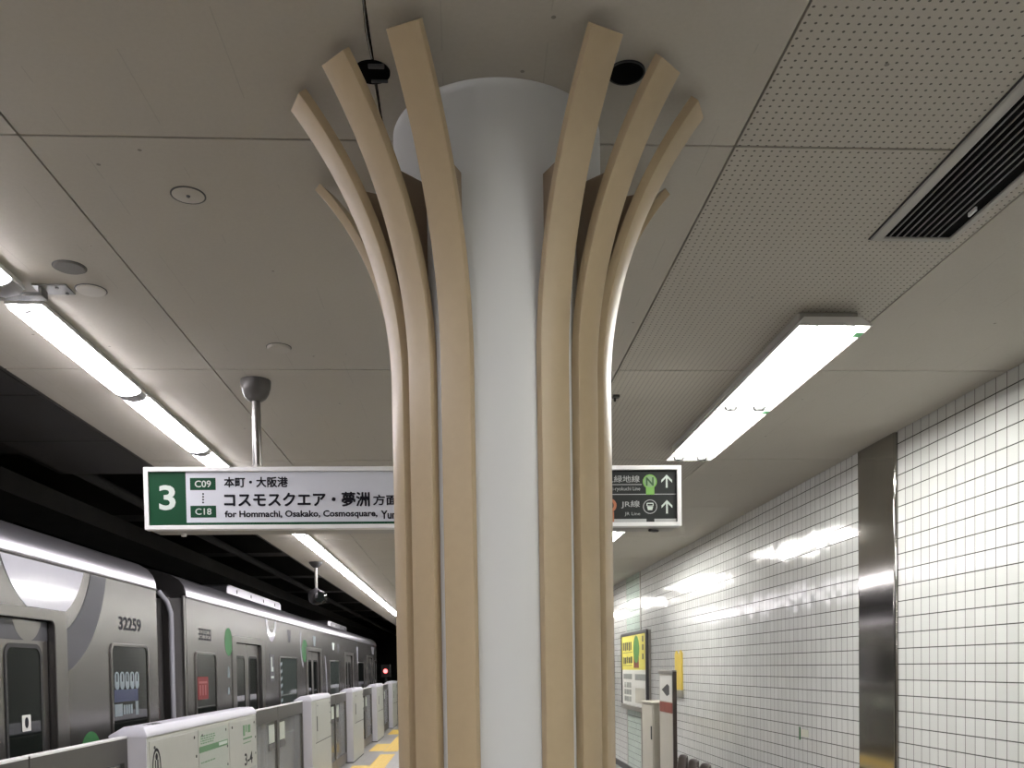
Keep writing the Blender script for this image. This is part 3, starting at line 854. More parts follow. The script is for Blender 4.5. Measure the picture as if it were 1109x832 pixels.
def make_car(name_label, y0, y1, doors, near):
    t = thing('subway_car', name_label, 'train', (TXF - WID / 2, (y0 + y1) / 2, -1.2))
    mb = MB()
    cur = y0
    for (a, b) in doors:
        car_body(mb, cur, a, False); car_body(mb, a, b, True); cur = b
    car_body(mb, cur, y1, False)
    body = obj('body', mb, M['train_steel'], t)
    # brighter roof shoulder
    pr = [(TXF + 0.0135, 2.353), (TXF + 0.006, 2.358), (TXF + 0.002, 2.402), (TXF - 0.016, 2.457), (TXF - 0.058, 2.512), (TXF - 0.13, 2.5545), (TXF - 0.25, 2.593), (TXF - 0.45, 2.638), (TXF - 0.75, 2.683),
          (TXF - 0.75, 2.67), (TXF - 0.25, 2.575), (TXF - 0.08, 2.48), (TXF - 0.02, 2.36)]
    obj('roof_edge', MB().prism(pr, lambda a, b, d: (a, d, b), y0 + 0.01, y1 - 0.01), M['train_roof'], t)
    for (a, b) in doors:
        # frame round the opening
        o2 = rrect(a - 0.17, b + 0.17, -0.06, 2.055, 0.03); i2 = rrect(a, b, -0.05, 1.99, 0.05)
        obj('door_frame', MB().ring(o2, i2, TY, -0.002, 0.010), M['train_door'], t, 0.004)
        m_ = (a + b) / 2
        for (c0, c1) in ((a + 0.012, m_ - 0.006), (m_ + 0.006, b - 0.012)):
            TD = on_yz_pos(TXF - 0.058)
            lf = obj('door_leaf', MB().prism(rect(c0, c1, -0.04, 1.985), TD, 0.0, 0.024), M['train_door'], t, 0.006)
            wy0, wy1 = c0 + 0.115, c1 - 0.115
            ow = rrect(wy0 - 0.025, wy1 + 0.025, 0.72, 1.845, 0.075); iw = rrect(wy0, wy1, 0.745, 1.82, 0.055)
            obj('window_seal', MB().ring(ow, iw, TD, 0.022, 0.030), M['rubber'], lf)
            obj('window', MB().prism(rrect(wy0 - 0.003, wy1 + 0.003, 0.742, 1.823, 0.055), TD, 0.022, 0.026), M['glass_dark'], lf)
    # running gear down to the track
    for yb in (y0 + 2.2, y1 - 2.2):
        mb = MB().box(TXF - WID + 0.5, TXF - 0.5, yb - 1.3, yb + 1.3, -0.9, -0.34)
        for dy in (-0.95, 0.95):
            for xx in (TXF - 0.72, TXF - WID + 0.72):
                mb.tube((xx - 0.06, yb + dy, -0.70), (xx + 0.06, yb + dy, -0.70), 0.36, n=20)
        obj('bogie', mb, M['dark'], t)
    return t
def side_window(t, a, b, z0, z1, gm, frame=True, depth=0.0):
    o2 = rrect(a - 0.022, b + 0.022, z0 - 0.022, z1 + 0.022, 0.07); i2 = rrect(a, b, z0, z1, 0.05)
    f = obj('window_frame', MB().ring(o2, i2, TY, -0.002, 0.012), M['train_door'], t, 0.003)
    obj('window', MB().prism(rrect(a - 0.002, b + 0.002, z0 - 0.002, z1 + 0.002, 0.05), TY, -0.002, 0.003), gm, f)
    return f
def train_text(t, body, box, m, bold=0.0, th=0.002):
    obj('lettering', text_mb(body, box, TY, th, bold), m, t, smooth=False)

near_car = make_car('near stainless subway car numbered 32259 with a big grey ring graphic', -6.5, 7.69, [(-5.1, -3.8), (-0.35, 0.95), (4.47, 5.775)], True)
# big disc and ring graphic
mb = ring_sector(MB(), 5.69, 2.63, 0.0, 0.627, 2.332, PI, 2 * PI, TY, 0.0022, 64)
mb2 = MB()
ring_sector(mb2, 5.69, 2.63, 0.0, 0.627, 2.332, PI, 2 * PI, TY, 0.0022, 96)
def graphics(t, cy, cz, door):
    a, b = door[0] - 0.17, door[1] + 0.17
    m1 = MB(); ring_sector(m1, cy, cz, 0.0, 0.627, 2.334, PI, 2 * PI, TY, 0.0025, 72)
    # keep the disc above the door frame only
    keep = MB()
    for f in m1.f:
        poly = [m1.v[i] for i in f]
        out = []
        for i in range(len(poly)):
            p, q = poly[i], poly[(i + 1) % len(poly)]
            if p[2] >= 2.06: out.append(p)
            if (p[2] >= 2.06) != (q[2] >= 2.06):
                k_ = (2.06 - p[2]) / (q[2] - p[2]); out.append(tuple(p[j] + (q[j] - p[j]) * k_ for j in range(3)))
        if len(out) > 2: keep.add(out, [tuple(range(len(out)))])
    g = obj('disc_graphic', keep, M['vinyl_white'], t, smooth=False); g['label'] = 'white disc graphic'
    m2 = MB(); ring_sector(m2, cy, cz, 0.734, 0.984, 2.334, PI, 2 * PI, TY, 0.0025, 96, ymin=b)
    g2 = obj('ring_graphic', m2, M['vinyl_grey'], t, smooth=False); g2['label'] = 'dark grey ring graphic'
    m2 = MB()
    m3 = MB(); ring_sector(m3, cy, cz, 0.734, 0.984, 2.334, PI, 1.5 * PI, TY, 0.0025, 64, ymin=a, ymax=b)
    for f in m3.f:
        poly = [m3.v[i] for i in f]
        if all(p[2] >= 2.06 for p in poly): m2.add(poly, [tuple(range(len(poly)))])
    if m2.f: obj('ring_graphic', m2, M['vinyl_grey'], t, smooth=False)
    TD = on_yz_pos(TXF - 0.034)
    m4 = MB().prism(rect(door[0] + 0.02, door[1] - 0.014, 1.865, 1.98), TD, 0, 0.0015)
    g3 = obj('door_graphic', m4, M['vinyl_grey'], t, smooth=False)
graphics(near_car, 5.69, 2.63, (4.47, 5.775))
TD = on_yz_pos(TXF - 0.034)
m5 = MB(); ring_sector(m5, 5.50, 2.05, 0.0, 0.19, 1.979, PI, 2 * PI, TD, 0.003, 32, ymin=5.13, ymax=5.755)
obj('door_disc_graphic', m5, M['train_door'], near_car, smooth=False)
f = side_window(near_car, 6.685, 7.42, 0.85, 1.862, M['glass_dark'])
# reflection of an advert opposite, painted onto the window as flat shapes
WP = on_yz_pos(TXF + 0.003)
mb = MB()
for k in range(5):
    yk = 6.735 + k * 0.102
    mb.ring(rrect(yk, yk + 0.085, 1.545, 1.675, 0.035), rrect(yk + 0.03, yk + 0.055, 1.60, 1.675 - 0.012, 0.010), WP, 0, 0.002)
g = obj('reflected_ad', mb, M['pale_print'], f, smooth=False)
obj('reflected_ad_text', MB().prism(rect(6.72, 7.20, 1.455, 1.545), WP, 0, 0.0015), M['blue_reflection'], f, smooth=False)
mb = MB().prism(rect(6.72, 6.87, 1.35, 1.44), WP, 0, 0.002)
for k in range(4):
    mb.prism(rect(6.89 + k * 0.05, 6.925 + k * 0.05, 1.36, 1.43), WP, 0, 0.002)
mb.prism(rect(7.14, 7.20, 1.345, 1.45), WP, 0, 0.002)
obj('reflected_ad_band', mb, M['pale_print'], f, smooth=False)
train_text(near_car, '32259', (6.85, 7.315, 1.983, 2.083), M['ink'], 0.022)
# green motif low on the side
mb = MB().prism(circ(6.29, 1.14, 0.16, 28, 0.135), TY, 0, 0.002)
obj('leaf_graphic', mb, M['vinyl_green'], near_car, smooth=False)
mb = MB().prism(rrect(5.40, 5.505, 1.335, 1.43, 0.008), on_yz_pos(TXF - 0.030), 0, 0.002)
st_ = obj('door_sticker', mb, M['poster_white'], near_car, smooth=False)
obj('sticker_mark', MB().prism(circ(5.452, 1.385, 0.022, 16, 0.032), on_yz_pos(TXF - 0.028), 0, 0.0015), M['ink'], st_, smooth=False)
# gangway bellows
obj('gangway', MB().box(TXF - WID / 2 - 0.6, TXF - WID / 2 + 0.6, 7.69, 8.49, -0.1, 2.1), M['rubber'], near_car, 0.02)
obj('jumper_cable', MB().path([(-2.57, 7.70, 1.75), (-2.60, 7.80, 1.66), (-2.64, 7.95, 1.56), (-2.645, 8.05, 1.40), (-2.64, 8.06, 1.30)], 0.010, 8), M['dark'], near_car)
obj('coupling', MB().tube((-2.642, 8.06, 1.27), (-2.642, 8.06, 1.36), 0.028, n=12).tube((-2.642, 8.06, 1.40), (-2.642, 8.06, 1.44), 0.024, n=12), mat('dark_red_rubber', (0.05, 0.018, 0.018), 0.5, noise=0.2), near_car)

far_car = make_car('far stainless subway car numbered 32959 with green and white graphics', 8.5, 27.1, [(10.30, 11.60), (15.06, 16.36), (19.90, 21.16), (24.55, 25.85)], False)
f = side_window(far_car, 8.76, 9.45, 0.85, 1.838, M['glass_dark'])
obj('red_notice', MB().prism(rect(8.80, 9.16, 1.40, 1.62), WP, 0, 0.002), M['red_panel'], f, smooth=False)
mb = MB()
for k in range(3):
    mb.prism(rect(8.86 + k * 0.09, 8.90 + k * 0.09, 1.44, 1.54), on_yz_pos(TXF + 0.005), 0, 0.001)
mb.prism(rect(8.84, 9.12, 1.555, 1.575), on_yz_pos(TXF + 0.005), 0, 0.001)
obj('red_notice_text', mb, mat('pink_print', (0.26, 0.07, 0.07), 0.5, noise=0.2), f, smooth=False)
side_window(far_car, 12.74, 14.04, 0.80, 1.845, M['glass_green'])
side_window(far_car, 17.52, 18.82, 0.80, 1.835, M['glass_green'])
side_window(far_car, 22.24, 23.55, 0.80, 1.84, M['glass_dark'])
side_window(far_car, 26.45, 26.85, 0.80, 1.92, M['glass_dark'])
# striped grab edge in the priority window
mb = MB()
for k in range(6):
    z0 = 1.22 + k * 0.10
    mb.prism([(12.76, z0), (12.90, z0 + 0.03), (12.90, z0 + 0.075), (12.76, z0 + 0.045)], on_yz_pos(TXF + 0.003), 0, 0.002)
obj('striped_label', mb, M['pale_print'], far_car, smooth=False)
# dotted car number
def dotted(t, body, box, m):
    font = {'3': ['111', '001', '111', '001', '111'], '2': ['111', '001', '111', '100', '111'], '9': ['111', '101', '111', '001', '111'], '5': ['111', '100', '111', '001', '111']}
    a0, a1, b0, b1 = box
    cw = (a1 - a0) / len(body)
    mb = MB()
    for i, ch in enumerate(body):
        for r_, row in enumerate(font[ch]):
            for c_, v in enumerate(row):
                if v == '1':
                    yk = a0 + cw * i + cw * (0.14 + 0.27 * c_); zk = b1 - (b1 - b0) * (r_ + 0.5) / 5
                    mb.prism(circ(yk, zk, 0.0105, 8), TY, 0, 0.0015)
    obj('lettering', mb, m, t, smooth=False)
dotted(far_car, '32959', (8.885, 9.335, 1.972, 2.088), M['ink'])
obj('leaf_graphic', MB().prism(circ(10.0, 1.985, 0.155, 28, 0.15), TY, 0, 0.002), M['vinyl_green'], far_car, smooth=False)
for (yk, z0, z1) in ((9.98, 1.60, 1.72), (9.97, 1.42, 1.50)):
    obj('mark_graphic', MB().prism([(yk - 0.05, z0), (yk + 0.05, z0), (yk + 0.02, z1), (yk - 0.02, z1)], TY, 0, 0.002), M['pale_print'], far_car, smooth=False)
mb = MB(); ring_sector(mb, 12.24, 2.40, 0.24, 0.345, 2.332, PI, 2 * PI, TY, 0.002, 32)
obj('arc_graphic', mb, M['vinyl_white'], far_car, smooth=False)
obj('car_sign', MB().prism(rect(12.10, 12.38, 1.53, 1.885), TY, 0, 0.003), M['vinyl_grey'], far_car, smooth=False)
mb = MB().prism(rect(12.17, 12.24, 1.66, 1.85), on_yz_pos(TXF + 0.003), 0, 0.001).prism(rect(12.24, 12.31, 1.66, 1.72), on_yz_pos(TXF + 0.003), 0, 0.001).prism(rect(12.15, 12.33, 1.57, 1.60), on_yz_pos(TXF + 0.003), 0, 0.001)
obj('car_sign_mark', mb, M['ink_white'], far_car, smooth=False)
mb = MB(); ring_sector(mb, 14.80, 2.08, 0.33, 0.42, 2.28, 0.55 * PI, 1.35 * PI, TY, 0.002, 32)
obj('arc_graphic', mb, M['vinyl_white'], far_car, smooth=False)
obj('leaf_graphic', MB().prism(circ(14.80, 1.98, 0.27, 28, 0.18), TY, 0, 0.0018), M['vinyl_green'], far_car, smooth=False)
mb = MB(); ring_sector(mb, 15.3, 1.2, 1.75, 1.87, 1.93, -0.05 * PI, 0.32 * PI, TY, 0.002, 32, ymin=16.55)
obj('arc_graphic', mb, M['vinyl_white'], far_car, smooth=False)
for (ya, yb, z0, z1, m_) in ((13.35, 13.62, 2.08, 2.26, M['vinyl_grey']), (15.62, 15.92, 2.08, 2.25, M['pale_print']), (17.9, 18.25, 2.06, 2.20, M['ink_white']), (18.6, 18.95, 2.02, 2.2, M['vinyl_grey']), (22.05, 22.35, 1.82, 2.22, M['vinyl_white']), (25.6, 26.5, 2.1, 2.31, M['vinyl_white'])):
    obj('mark_graphic', MB().prism([(ya + (yb - ya) * .25, z0), (yb - (yb - ya) * .25, z0), (yb, z1), (ya, z1)], TY, 0, 0.0016), m_, far_car, smooth=False)
mb = MB().path([(-2.615, 8.44, -0.3), (-2.615, 8.44, 2.20), (-2.645, 8.44, 2.30), (-2.72, 8.44, 2.40)], 0.022, 12)
obj('end_pipe', mb, mat('pale_pipe', (0.42, 0.42, 0.46), 0.45, noise=0.05), far_car)
obj('end_wall', MB().box(-2.90, -2.505, 8.475, 8.495, -0.3, 2.34), mat('pale_end_panel', (0.16, 0.155, 0.15), 0.5, noise=0.1), far_car)
obj('end_frame', MB().box(-2.525, -2.502, 8.455, 8.50, -0.3, 2.36).box(-2.70, -2.64, 8.45, 8.50, -0.3, 2.35), M['train_door'], far_car, 0.006)
for (ya, yb) in ((11.6, 15.0), (20.2, 23.5)):
    bx_ = obj('roof_unit', MB().prism([(ya, 2.60), (yb, 2.60), (yb, 2.735), (yb - 0.12, 2.765), (ya + 0.12, 2.765), (ya, 2.735)], lambda a, b, d: (d, a, b), TXF - 0.40, TXF - WID + 0.40), M['train_roof'], far_car, 0.01)
    for k in range(4):
        obj('roof_vent', MB().tube((TXF - 0.395, ya + 0.5 + k * 0.8, 2.70), (TXF - 0.41, ya + 0.5 + k * 0.8, 2.70), 0.025, n=10), M['dark'], bx_)
mb = MB()
for xx in (-3.22, -4.66):
    mb.box(xx - 0.03, xx + 0.03, YB, YF, -1.2, -1.06)
tag(obj('track_rails', mb, M['rail']), 'pair of steel rails under the train', 'rail', None, 'structure')

# red signal beyond the train
sg = thing('signal_lamp', 'red signal lamp glowing in the dark tunnel past the far end of the train', 'signal', (-2.52, 30.5, -1.2))
obj('post', MB().tube((-2.52, 30.6, -1.2), (-2.52, 30.6, 1.45), 0.04, n=12), M['dark'], sg)
obj('signal_head', MB().box(-2.68, -2.36, 30.5, 30.72, 1.40, 1.84), M['black'], sg, 0.02)
obj('lens', MB().tube((-2.52, 30.47, 1.615), (-2.52, 30.52, 1.615), 0.07, n=20), M['signal_red'], sg)

# ------------------------------------------------------------------ platform gates
PXF, PXB, PXD = -1.95, -2.18, -2.085
def cabinet(y0, y1, label, first_one):
    t = thing('gate_cabinet', label, 'platform gate', ((PXF + PXB) / 2, y0, 0), 'white cabinets of the platform gates')
    pr = [(PXF, 0.0), (PXF, 1.285), (PXF - 0.012, 1.318), (PXF - 0.05, 1.332), (PXF - 0.155, 1.332), (PXB, 1.285), (PXB, 0.0)]
    obj('body', MB().prism([(PXF, 0.02), (PXF, 1.262), (PXB, 1.262), (PXB, 0.02)], lambda a, b, d: (a, d, b), y0, y1), [M['psd']], t, 0.012)
    for yy in (y0 - 0.006, y1 - 0.003):
        e = MB().prism([(PXF - 0.004, 0.02), (PXF - 0.004, 1.265), (PXB + 0.004, 1.265), (PXB + 0.004, 0.02)], lambda a, b, d: (a, d, b), yy, yy + 0.009)
        obj('end_plate', e, M['psd_end'], t, 0.002)
    cap = MB()
    x0, x1 = PXF + 0.003, PXB - 0.003
    vs = [(x0, y0 - 0.008, 1.262), (x0, y1 + 0.008, 1.262), (x1, y1 + 0.008, 1.262), (x1, y0 - 0.008, 1.262),
          (x0, y0 - 0.008, 1.290), (x0, y1 + 0.008, 1.290), (x1, y1 + 0.008, 1.278), (x1, y0 - 0.008, 1.278),
          (x0 - 0.028, y0 + 0.02, 1.330), (x0 - 0.028, y1 - 0.02, 1.330), (x1 + 0.085, y1 - 0.02, 1.330), (x1 + 0.085, y0 + 0.02, 1.330)]
    cap.add(vs, [(0, 3, 2, 1), (0, 1, 5, 4), (1, 2, 6, 5), (2, 3, 7, 6), (3, 0, 4, 7), (4, 5, 9, 8), (5, 6, 10, 9), (6, 7, 11, 10), (7, 4, 8, 11), (8, 9, 10, 11)])
    obj('cap', cap, M['psd_top'], t, 0.006)
    obj('plinth', MB().box(PXB + 0.01, PXF - 0.008, y0 + 0.01, y1 - 0.01, 0.0, 0.03), M['dark'], t)
    PF = on_yz_pos(PXF)
    L = y1 - y0
    if first_one:
        seams = [(y0 + 0.03, 6.83), (6.85, 7.715), (7.745, y1 - 0.02)]
    else:
        seams = [(y0 + 0.35, y1 - 0.06)]
    for (a, b) in seams:
        zlo = 0.12 if first_one else 0.72
        obj('access_panel', MB().prism(rect(a, b, zlo, 1.235), PF, 0.0, 0.004), M['psd'], t, 0.0015)
        for (u, v) in ((a + 0.09, 1.19), (b - 0.09, 1.19), (b - 0.05, 1.05), (b - 0.05, 0.90)):
            obj('panel_screw', MB().tube((PXF + 0.003, u, v), (PXF + 0.008, u, v), 0.011, n=10), M['dark'], t)
    if not first_one:
        obj('seam', MB().prism(rect(y0 + 0.28, y1 - 0.02, 0.69, 0.70), PF, 0, 0.003), M['gap'], t)
        obj('handle', MB().prism(rect(y0 + 0.37, y0 + 0.40, 0.85, 1.05), PF, 0.004, 0.010), M['dark'], t)
    return t
cabA = cabinet(5.76, 8.76, 'long white gate cabinet nearest the camera, with a green-barred label', True)
PF4 = on_yz_pos(PXF + 0.004)
obj('route_label', MB().prism(rect(6.87, 7.69, 0.86, 1.225), PF4, 0, 0.001), M['label_pale'], cabA, smooth=False)
obj('route_label_bar', MB().prism(rect(6.86, 7.68, 1.062, 1.108), PF4, 0, 0.002), M['label_green'], cabA, smooth=False)
obj('route_label_mark', MB().prism(rect(7.40, 7.66, 1.075, 1.10), PF4, 0, 0.003), M['ink_white'], cabA, smooth=False)
mb = MB()
rr = random.Random(3)
for row in range(5):
    zz = 1.125 + row * 0.018 if row < 4 else 0.98
    u = 6.90
    while u < 7.25:
        l = rr.uniform(0.02, 0.07); mb.prism(rect(u, u + l, zz, zz + 0.009), PF4, 0, 0.002); u += l + 0.02
obj('route_label_print', mb, M['label_green'], cabA, smooth=False)
mb = MB().ring(circ(5.915, 1.06, 0.082, 28, 0.125), circ(5.915, 1.06, 0.066, 28, 0.105), PF4, 0, 0.001)
mb.prism(rect(5.885, 5.90, 0.99, 1.11), PF4, 0, 0.001).prism(rect(5.925, 5.945, 0.99, 1.11), PF4, 0, 0.001).prism(circ(5.915, 1.13, 0.022, 14), PF4, 0, 0.001)
obj('warning_symbol', mb, M['ink'], cabA, smooth=False)
mb = MB().prism(rect(8.22, 8.29, 1.09, 1.185), PF4, 0, 0.001).prism(rect(8.32, 8.36, 1.12, 1.185), PF4, 0, 0.001).prism(rect(8.40, 8.50, 1.11, 1.18), PF4, 0, 0.001).prism(rect(8.22, 8.56, 1.055, 1.07), PF4, 0, 0.001).prism(rect(8.22, 8.52, 1.02, 1.028), PF4, 0, 0.001)
obj('car_label', mb, M['label_green'], cabA, smooth=False)
obj('lettering', text_mb('3-4', (8.25, 8.56, 0.82, 0.93), PF4, 0.001, 0.02), M['ink'], cabA, smooth=False)
obj('stripe', MB().prism([(8.22, 0.76), (8.70, 0.76), (8.70, 0.785), (8.22, 0.785)], PF4, 0, 0.001), M['ink_grey'], cabA, smooth=False)
mb = MB()
for k in range(3):
    mb.box(PXF - 0.10 + k * 0.028, PXF - 0.085 + k * 0.028, 5.98, 6.22 - k * 0.04, 1.330, 1.3315)
obj('cap_print', mb, M['dark'], cabA, smooth=False)
obj('sensor_box', MB().box(PXF - 0.10, PXF - 0.03, 8.765, 8.83, 0.98, 1.10), M['white_metal'], cabA, 0.006)

cabB = cabinet(11.98, 13.70, 'second white gate cabinet from the camera', False)
for yk, lab in ((16.45, 'third white gate cabinet from the camera'), (21.10, 'fourth white gate cabinet from the camera'), (25.85, 'fifth white gate cabinet, half hidden by the column slats'), (30.6, 'sixth white gate cabinet, behind the column slats')):
    copy_tree(cabB, ((PXF + PXB) / 2, yk, 0), lab, 'white cabinets of the platform gates')
def gate_leaf(y0, y1, label, handle_at_end):
    t = thing('gate_leaf', label, 'platform gate', (PXD, y0, 0), 'sliding leaves of the platform gates')
    D = lambda a, b, d: (PXD + d, a, b)
    o2 = rect(y0, y1, 0.03, 1.272); i2 = rect(y0 + 0.055, y1 - 0.055, 0.20, 1.115)
    obj('frame', MB().ring(o2, i2, D, -0.02, 0.02), M['psd_rail'], t, 0.003)
    obj('glass', MB().prism(rect(y0 + 0.05, y1 - 0.05, 0.195, 1.12), D, -0.005, 0.005), M['gate_glass'], t)
    obj('top_rail', MB().box(PXD - 0.022, PXD + 0.022, y0 + 0.003, y1 - 0.003, 1.262, 1.276), M['white_metal'], t, 0.002)
    hy = y1 - 0.45 if handle_at_end else y0 + 0.12
    obj('label', MB().prism(rect(hy, hy + 0.33, 0.80, 0.87), D, 0.005, 0.010), M['dark'], t)['label'] = 'dark grey label strip'
    obj('label', MB().prism(rect(hy + 0.02, hy + 0.31, 0.88, 1.08), D, 0.005, 0.008), M['label_pale'], t)['label'] = 'pale notice on the glass'
    return t
gl = gate_leaf(4.475, 5.745, 'gate leaf butting the near end of the first white cabinet', True)
gl2 = gate_leaf(3.15, 4.46, 'gate leaf at the bottom left corner of the view', False)
prev = 'the first white cabinet'
LE = gate_leaf(8.77, 10.36, 'gate leaf just past the far end of the first white cabinet', True)
LF = gate_leaf(10.375, 11.97, 'gate leaf butting the near end of the second white cabinet', False)
names = ['second', 'third', 'fourth', 'fifth']
for i, (ya, yb) in enumerate(((13.71, 16.44), (18.18, 21.09), (22.83, 25.84), (27.58, 30.59))):
    m_ = (ya + yb) / 2
    nx = ['third', 'fourth', 'fifth', 'sixth'][i]
    gate_leaf(ya, m_ - 0.006, 'gate leaf just past the %s white cabinet' % names[i], True)
    gate_leaf(m_ + 0.006, yb, 'gate leaf butting the near end of the %s white cabinet' % nx, False)

# ------------------------------------------------------------------ camera on a drop pole
cc = thing('security_camera', 'grey security camera hanging on a short pole from the ceiling over the platform edge', 'camera', (-1.80, 11.6, CEIL))
obj('ceiling_mount', MB().lathe((-1.80, 11.6, CEIL - 0.07), [(0.03, 0), (0.055, 0.02), (0.082, 0.055), (0.085, 0.0695)], 24), M['dark'], cc)
obj('pole', MB().tube((-1.80, 11.6, CEIL - 0.33), (-1.80, 11.6, CEIL - 0.06), 0.018, n=14), M['lamp_grey'], cc)
prof = [(0.0, -0.10), (0.05, -0.092), (0.085, -0.06), (0.10, -0.01), (0.10, 0.05), (0.085, 0.075), (0.035, 0.095), (0.02, 0.11)]
hs = obj('camera_housing', MB().lathe((-1.80, 11.6, CEIL - 0.435), prof, 28), M['frame_dark'], cc)
mb = MB()
for (yy, rr_) in ((11.50, 0.075), (11.515, 0.09)):
    cx_, cz_ = -1.745, CEIL - 0.445
    mb.ring(circ(cx_, cz_, rr_, 28), circ(cx_, cz_, rr_ - 0.007, 28), lambda a, b, d: (a, d, b), yy, yy + 0.014)
obj('lens_ring', mb, M['steel'], hs)
obj('lens', MB().tube((-1.745, 11.505, CEIL - 0.445), (-1.745, 11.58, CEIL - 0.445), 0.062, n=24), M['glass_dark'], hs)

# ------------------------------------------------------------------ things along the wall
# framed poster
FY0, FY1, FZ0, FZ1 = 12.42, 14.42, 1.00, 2.165
FX = 2.545
fp = thing('poster_case', 'dark framed advertising case on the tiled wall, yellow poster above white shelves', 'poster', (WALLX, (FY0 + FY1) / 2, FZ0))
WN = on_yz_neg(FX)
obj('case', MB().box(FX + 0.006, WALLX - 0.001, FY0 + 0.02, FY1 - 0.02, FZ0 + 0.01, FZ1 - 0.01), M['frame_grey'], fp)
obj('frame', MB().ring(rrect(FY0, FY1, FZ0, FZ1, 0.05), rrect(FY0 + 0.07, FY1 - 0.06, FZ0 + 0.075, FZ1 - 0.05, 0.03), lambda a, b, d: (FX - d, a, b), -0.02, 0.016), M['frame_dark'], fp, 0.006)
obj('bottom_rail', MB().box(FX - 0.024, FX + 0.03, FY0 + 0.03, FY1 - 0.03, FZ0, FZ0 + 0.07), M['frame_grey'], fp, 0.004)
pz = FZ0 + 0.075
po = obj('poster', MB().prism(rect(FY0 + 0.07, FY1 - 0.06, pz, 1.62), WN, 0.0, 0.004), M['poster_white'], fp, smooth=False)
obj('poster_headline_field', MB().prism(rect(FY0 + 0.07, FY1 - 0.06, 1.60, FZ1 - 0.05), WN, 0.0, 0.006), M['yellow_poster'], po, smooth=False)
mb = MB()
for (a, b, z0, z1) in ((13.55, 13.62, 1.90, 2.02), (13.68, 13.78, 1.89, 2.02), (13.84, 13.95, 1.90, 2.02), (14.0, 14.10, 1.89, 2.02), (14.16, 14.27, 1.90, 2.02),
                       (13.5, 14.28, 1.86, 1.868), (13.5, 13.62, 1.70, 1.80), (13.68, 13.80, 1.70, 1.79), (13.86, 13.94, 1.70, 1.80), (14.0, 14.14, 1.69, 1.79), (14.2, 14.26, 1.69, 1.80), (13.5, 14.28, 1.665, 1.673),
                       (12.66, 12.74, 2.0, 2.08), (12.66, 12.74, 1.88, 1.96), (12.66, 12.74, 1.75, 1.83)):
    mb.prism(rect(a, b, z0, z1), WN, 0.006, 0.008)
obj('poster_print', mb, M['frame_dark'], po, smooth=False)
obj('poster_shape', MB().prism(circ(13.18, 1.90, 0.22, 28, 0.20), WN, 0.006, 0.009), M['poster_green'], po, smooth=False)
obj('poster_base', MB().prism(rect(13.0, 13.38, 1.63, 1.80), WN, 0.006, 0.008), M['poster_red'], po, smooth=False)
mb = MB()
for (a, b, z0, z1) in ((12.55, 13.30, 1.45, 1.54), (13.55, 14.25, 1.46, 1.54)):
    mb.prism(rect(a, b, z0, z1), WN, 0.004, 0.007)
for r_ in range(3):
    for c_ in range(3):
        mb.prism(rect(13.62 + c_ * 0.2, 13.78 + c_ * 0.2, 1.12 + r_ * 0.105, 1.20 + r_ * 0.105), WN, 0.004, 0.007)
obj('poster_shelves', mb, M['poster_grey'], po, smooth=False)
obj('poster_crates', MB().prism(rect(12.60, 13.28, 1.12, 1.34), WN, 0.004, 0.007), M['beige_board'], po, smooth=False)
# farther dark frame
fd = thing('wall_frame', 'tall dark edged panel on the wall just visible past the column slats', 'wall panel', (WALLX, 16.4, 0.69))
obj('frame', MB().ring(rect(15.45, 17.3, 0.69, 2.32), rect(15.58, 17.17, 0.80, 2.22), lambda a, b, d: (WALLX - d, a, b), 0.001, 0.07), M['frame_dark'], fd, 0.004)
obj('panel', MB().box(WALLX - 0.04, WALLX - 0.001, 15.57, 17.18, 0.79, 2.23), M['poster_grey'], fd)
# yellow notched flag holder
yf = thing('yellow_holder', 'yellow notched strip holder with grey foot fixed on the tiled wall', 'wall holder', (WALLX, 10.8, 1.27))
poly = [(10.62, 1.36), (10.96, 1.36), (10.96, 1.80), (10.90, 1.835), (10.84, 1.80), (10.80, 1.79), (10.75, 1.80), (10.69, 1.84), (10.62, 1.80)]
obj('leaf', MB().prism(poly, on_yz_neg(WALLX), 0.001, 0.022), M['yellow_flag'], yf, 0.006)
obj('foot', MB().box(WALLX - 0.032, WALLX - 0.001, 10.60, 10.95, 1.275, 1.365), M['frame_grey'], yf, 0.006)
# small green label
gl_ = thing('wall_label', 'small green label stuck low on the white tiles, with a painted pale glow', 'label', (WALLX, 6.9, 1.12))
obj('bar', MB().prism(rect(6.90, 6.925, 1.07, 1.17), on_yz_neg(WALLX), 0.0, 0.003), M['vinyl_green'], gl_, smooth=False)
obj('glow_patch', MB().prism(rect(6.74, 6.885, 1.10, 1.155), on_yz_neg(WALLX), 0.0, 0.002), mat('pale_yellow_glow', (0.60, 0.61, 0.50), 0.3, noise=0.05), gl_, smooth=False)  # faint glow next to the bar, painted as a flat pale rectangle
# beige cabinet
bc = thing('beige_cabinet', 'slim chest-high beige cabinet on the platform between the notice board and the poster case', 'cabinet', (2.1, 9.8, 0))
obj('body', MB().box(2.0, 2.20, 9.47, 10.08, 0.04, 1.262), M['beige_panel'], bc, 0.010)
obj('side_panel', MB().box(1.992, 2.0, 9.50, 10.05, 0.10, 1.235), M['beige_board'], bc, 0.002)
obj('latch', MB().box(1.984, 1.993, 9.52, 9.56, 0.88, 1.02), M['dark'], bc, 0.002)
obj('top', MB().box(1.988, 2.21, 9.46, 10.09, 1.258, 1.275), M['beige_board'], bc, 0.004)
obj('plinth', MB().box(2.02, 2.18, 9.49, 10.06, 0, 0.045), M['dark'], bc)
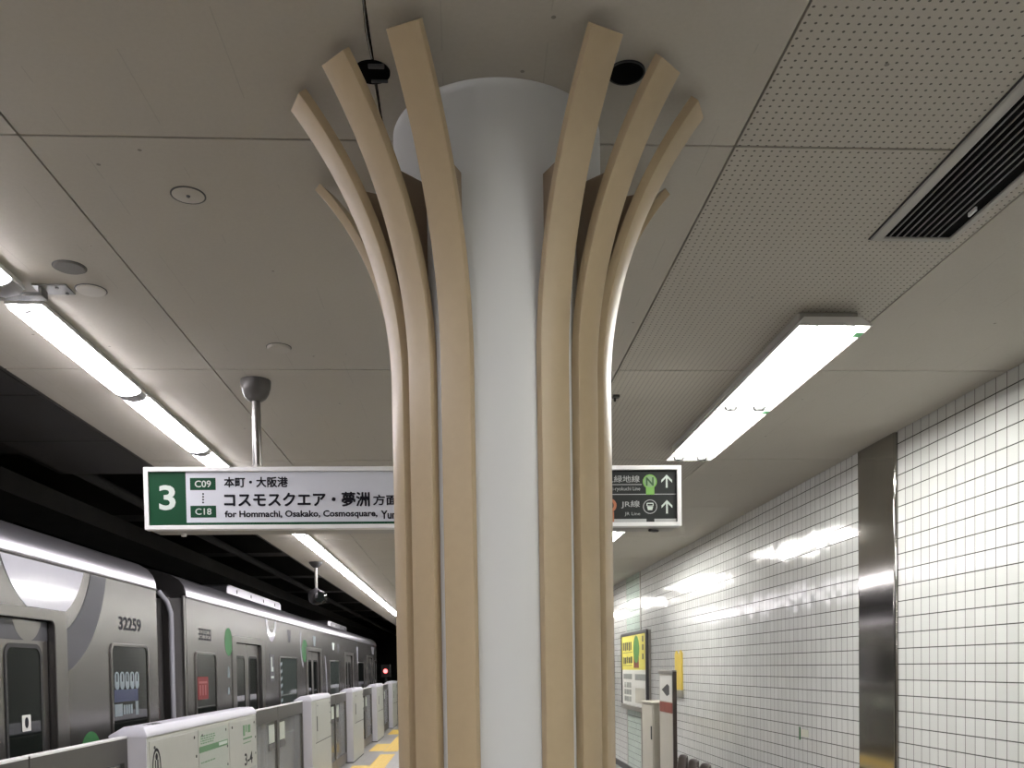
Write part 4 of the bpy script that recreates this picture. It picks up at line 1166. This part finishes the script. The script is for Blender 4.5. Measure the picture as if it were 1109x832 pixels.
# notice stand
ns = thing('notice_board_stand', 'slim free-standing beige notice board with a red band, beside the bench', 'notice board', (2.0, 8.8, 0))
BN = on_yz_neg(1.995)
obj('board', MB().box(1.995, 2.015, 8.53, 9.15, 0.05, 1.585), M['beige_board'], ns, 0.004)
obj('edge_post', MB().box(1.985, 2.022, 8.515, 8.545, 0.0, 1.60), M['seat_brown'], ns, 0.004)
obj('top_clip', MB().box(1.983, 2.026, 8.53, 9.17, 1.575, 1.615), M['frame_grey'], ns, 0.006)
obj('notice', MB().prism(rect(8.60, 9.12, 1.31, 1.56), BN, 0, 0.003), M['poster_white'], ns, smooth=False)
obj('notice_mark', MB().prism([(9.02, 1.42), (8.78, 1.48), (8.70, 1.46), (8.70, 1.38), (8.80, 1.36)], BN, 0.003, 0.005), M['dark'], ns, smooth=False)
obj('red_band', MB().prism(rect(8.58, 9.13, 1.20, 1.30), BN, 0, 0.003), M['poster_red'], ns, smooth=False)
obj('base', MB().box(1.92, 2.10, 8.54, 9.17, 0.0, 0.05), M['dark'], ns, 0.006)
# bench of moulded seats
def seat(yc, m, t):
    vs, fs = [], []
    prof = [(x_ - 0.45, z_) for x_, z_ in ((2.06, 0.40), (2.03, 0.425), (2.10, 0.43), (2.25, 0.415), (2.36, 0.42), (2.42, 0.48), (2.455, 0.62), (2.475, 0.78), (2.478, 0.845))]
    nu = 9
    for (x, z) in prof:
        for i in range(nu):
            u = -1 + 2 * i / (nu - 1)
            ww = 0.178 if z < 0.7 else (0.168 if z < 0.80 else 0.13)
            dx = -0.035 * u * u if z > 0.46 else 0
            dz = 0.03 * u * u if z < 0.46 else (-0.015 * u * u if z > 0.74 else 0)
            vs.append((x + dx, yc + u * ww, z + dz))
    for k in range(len(prof) - 1):
        for i in range(nu - 1):
            fs.append((k * nu + i, k * nu + i + 1, (k + 1) * nu + i + 1, (k + 1) * nu + i))
    o = obj('seat', MB().add(vs, fs), m, t)
    s = o.modifiers.new('thickness', 'SOLIDIFY'); s.thickness = 0.022; s.offset = 1
    b = o.modifiers.new('soft', 'SUBSURF'); b.levels = 1; b.render_levels = 1
    return o
bench = thing('bench', 'row of dark brown moulded seats next to the beige notice board', 'bench', (1.80, 7.4, 0))
for k in range(5):
    seat(8.24 - k * 0.385, M['seat_brown'], bench)
obj('beam', MB().box(1.75, 1.83, 6.55, 8.42, 0.34, 0.41), M['steel'], bench, 0.006)
for yk in (6.75, 7.5, 8.25):
    obj('leg', MB().box(1.76, 1.82, yk - 0.03, yk + 0.03, 0.0, 0.35).box(1.63, 1.97, yk - 0.035, yk + 0.035, 0.0, 0.025), M['steel'], bench, 0.004)
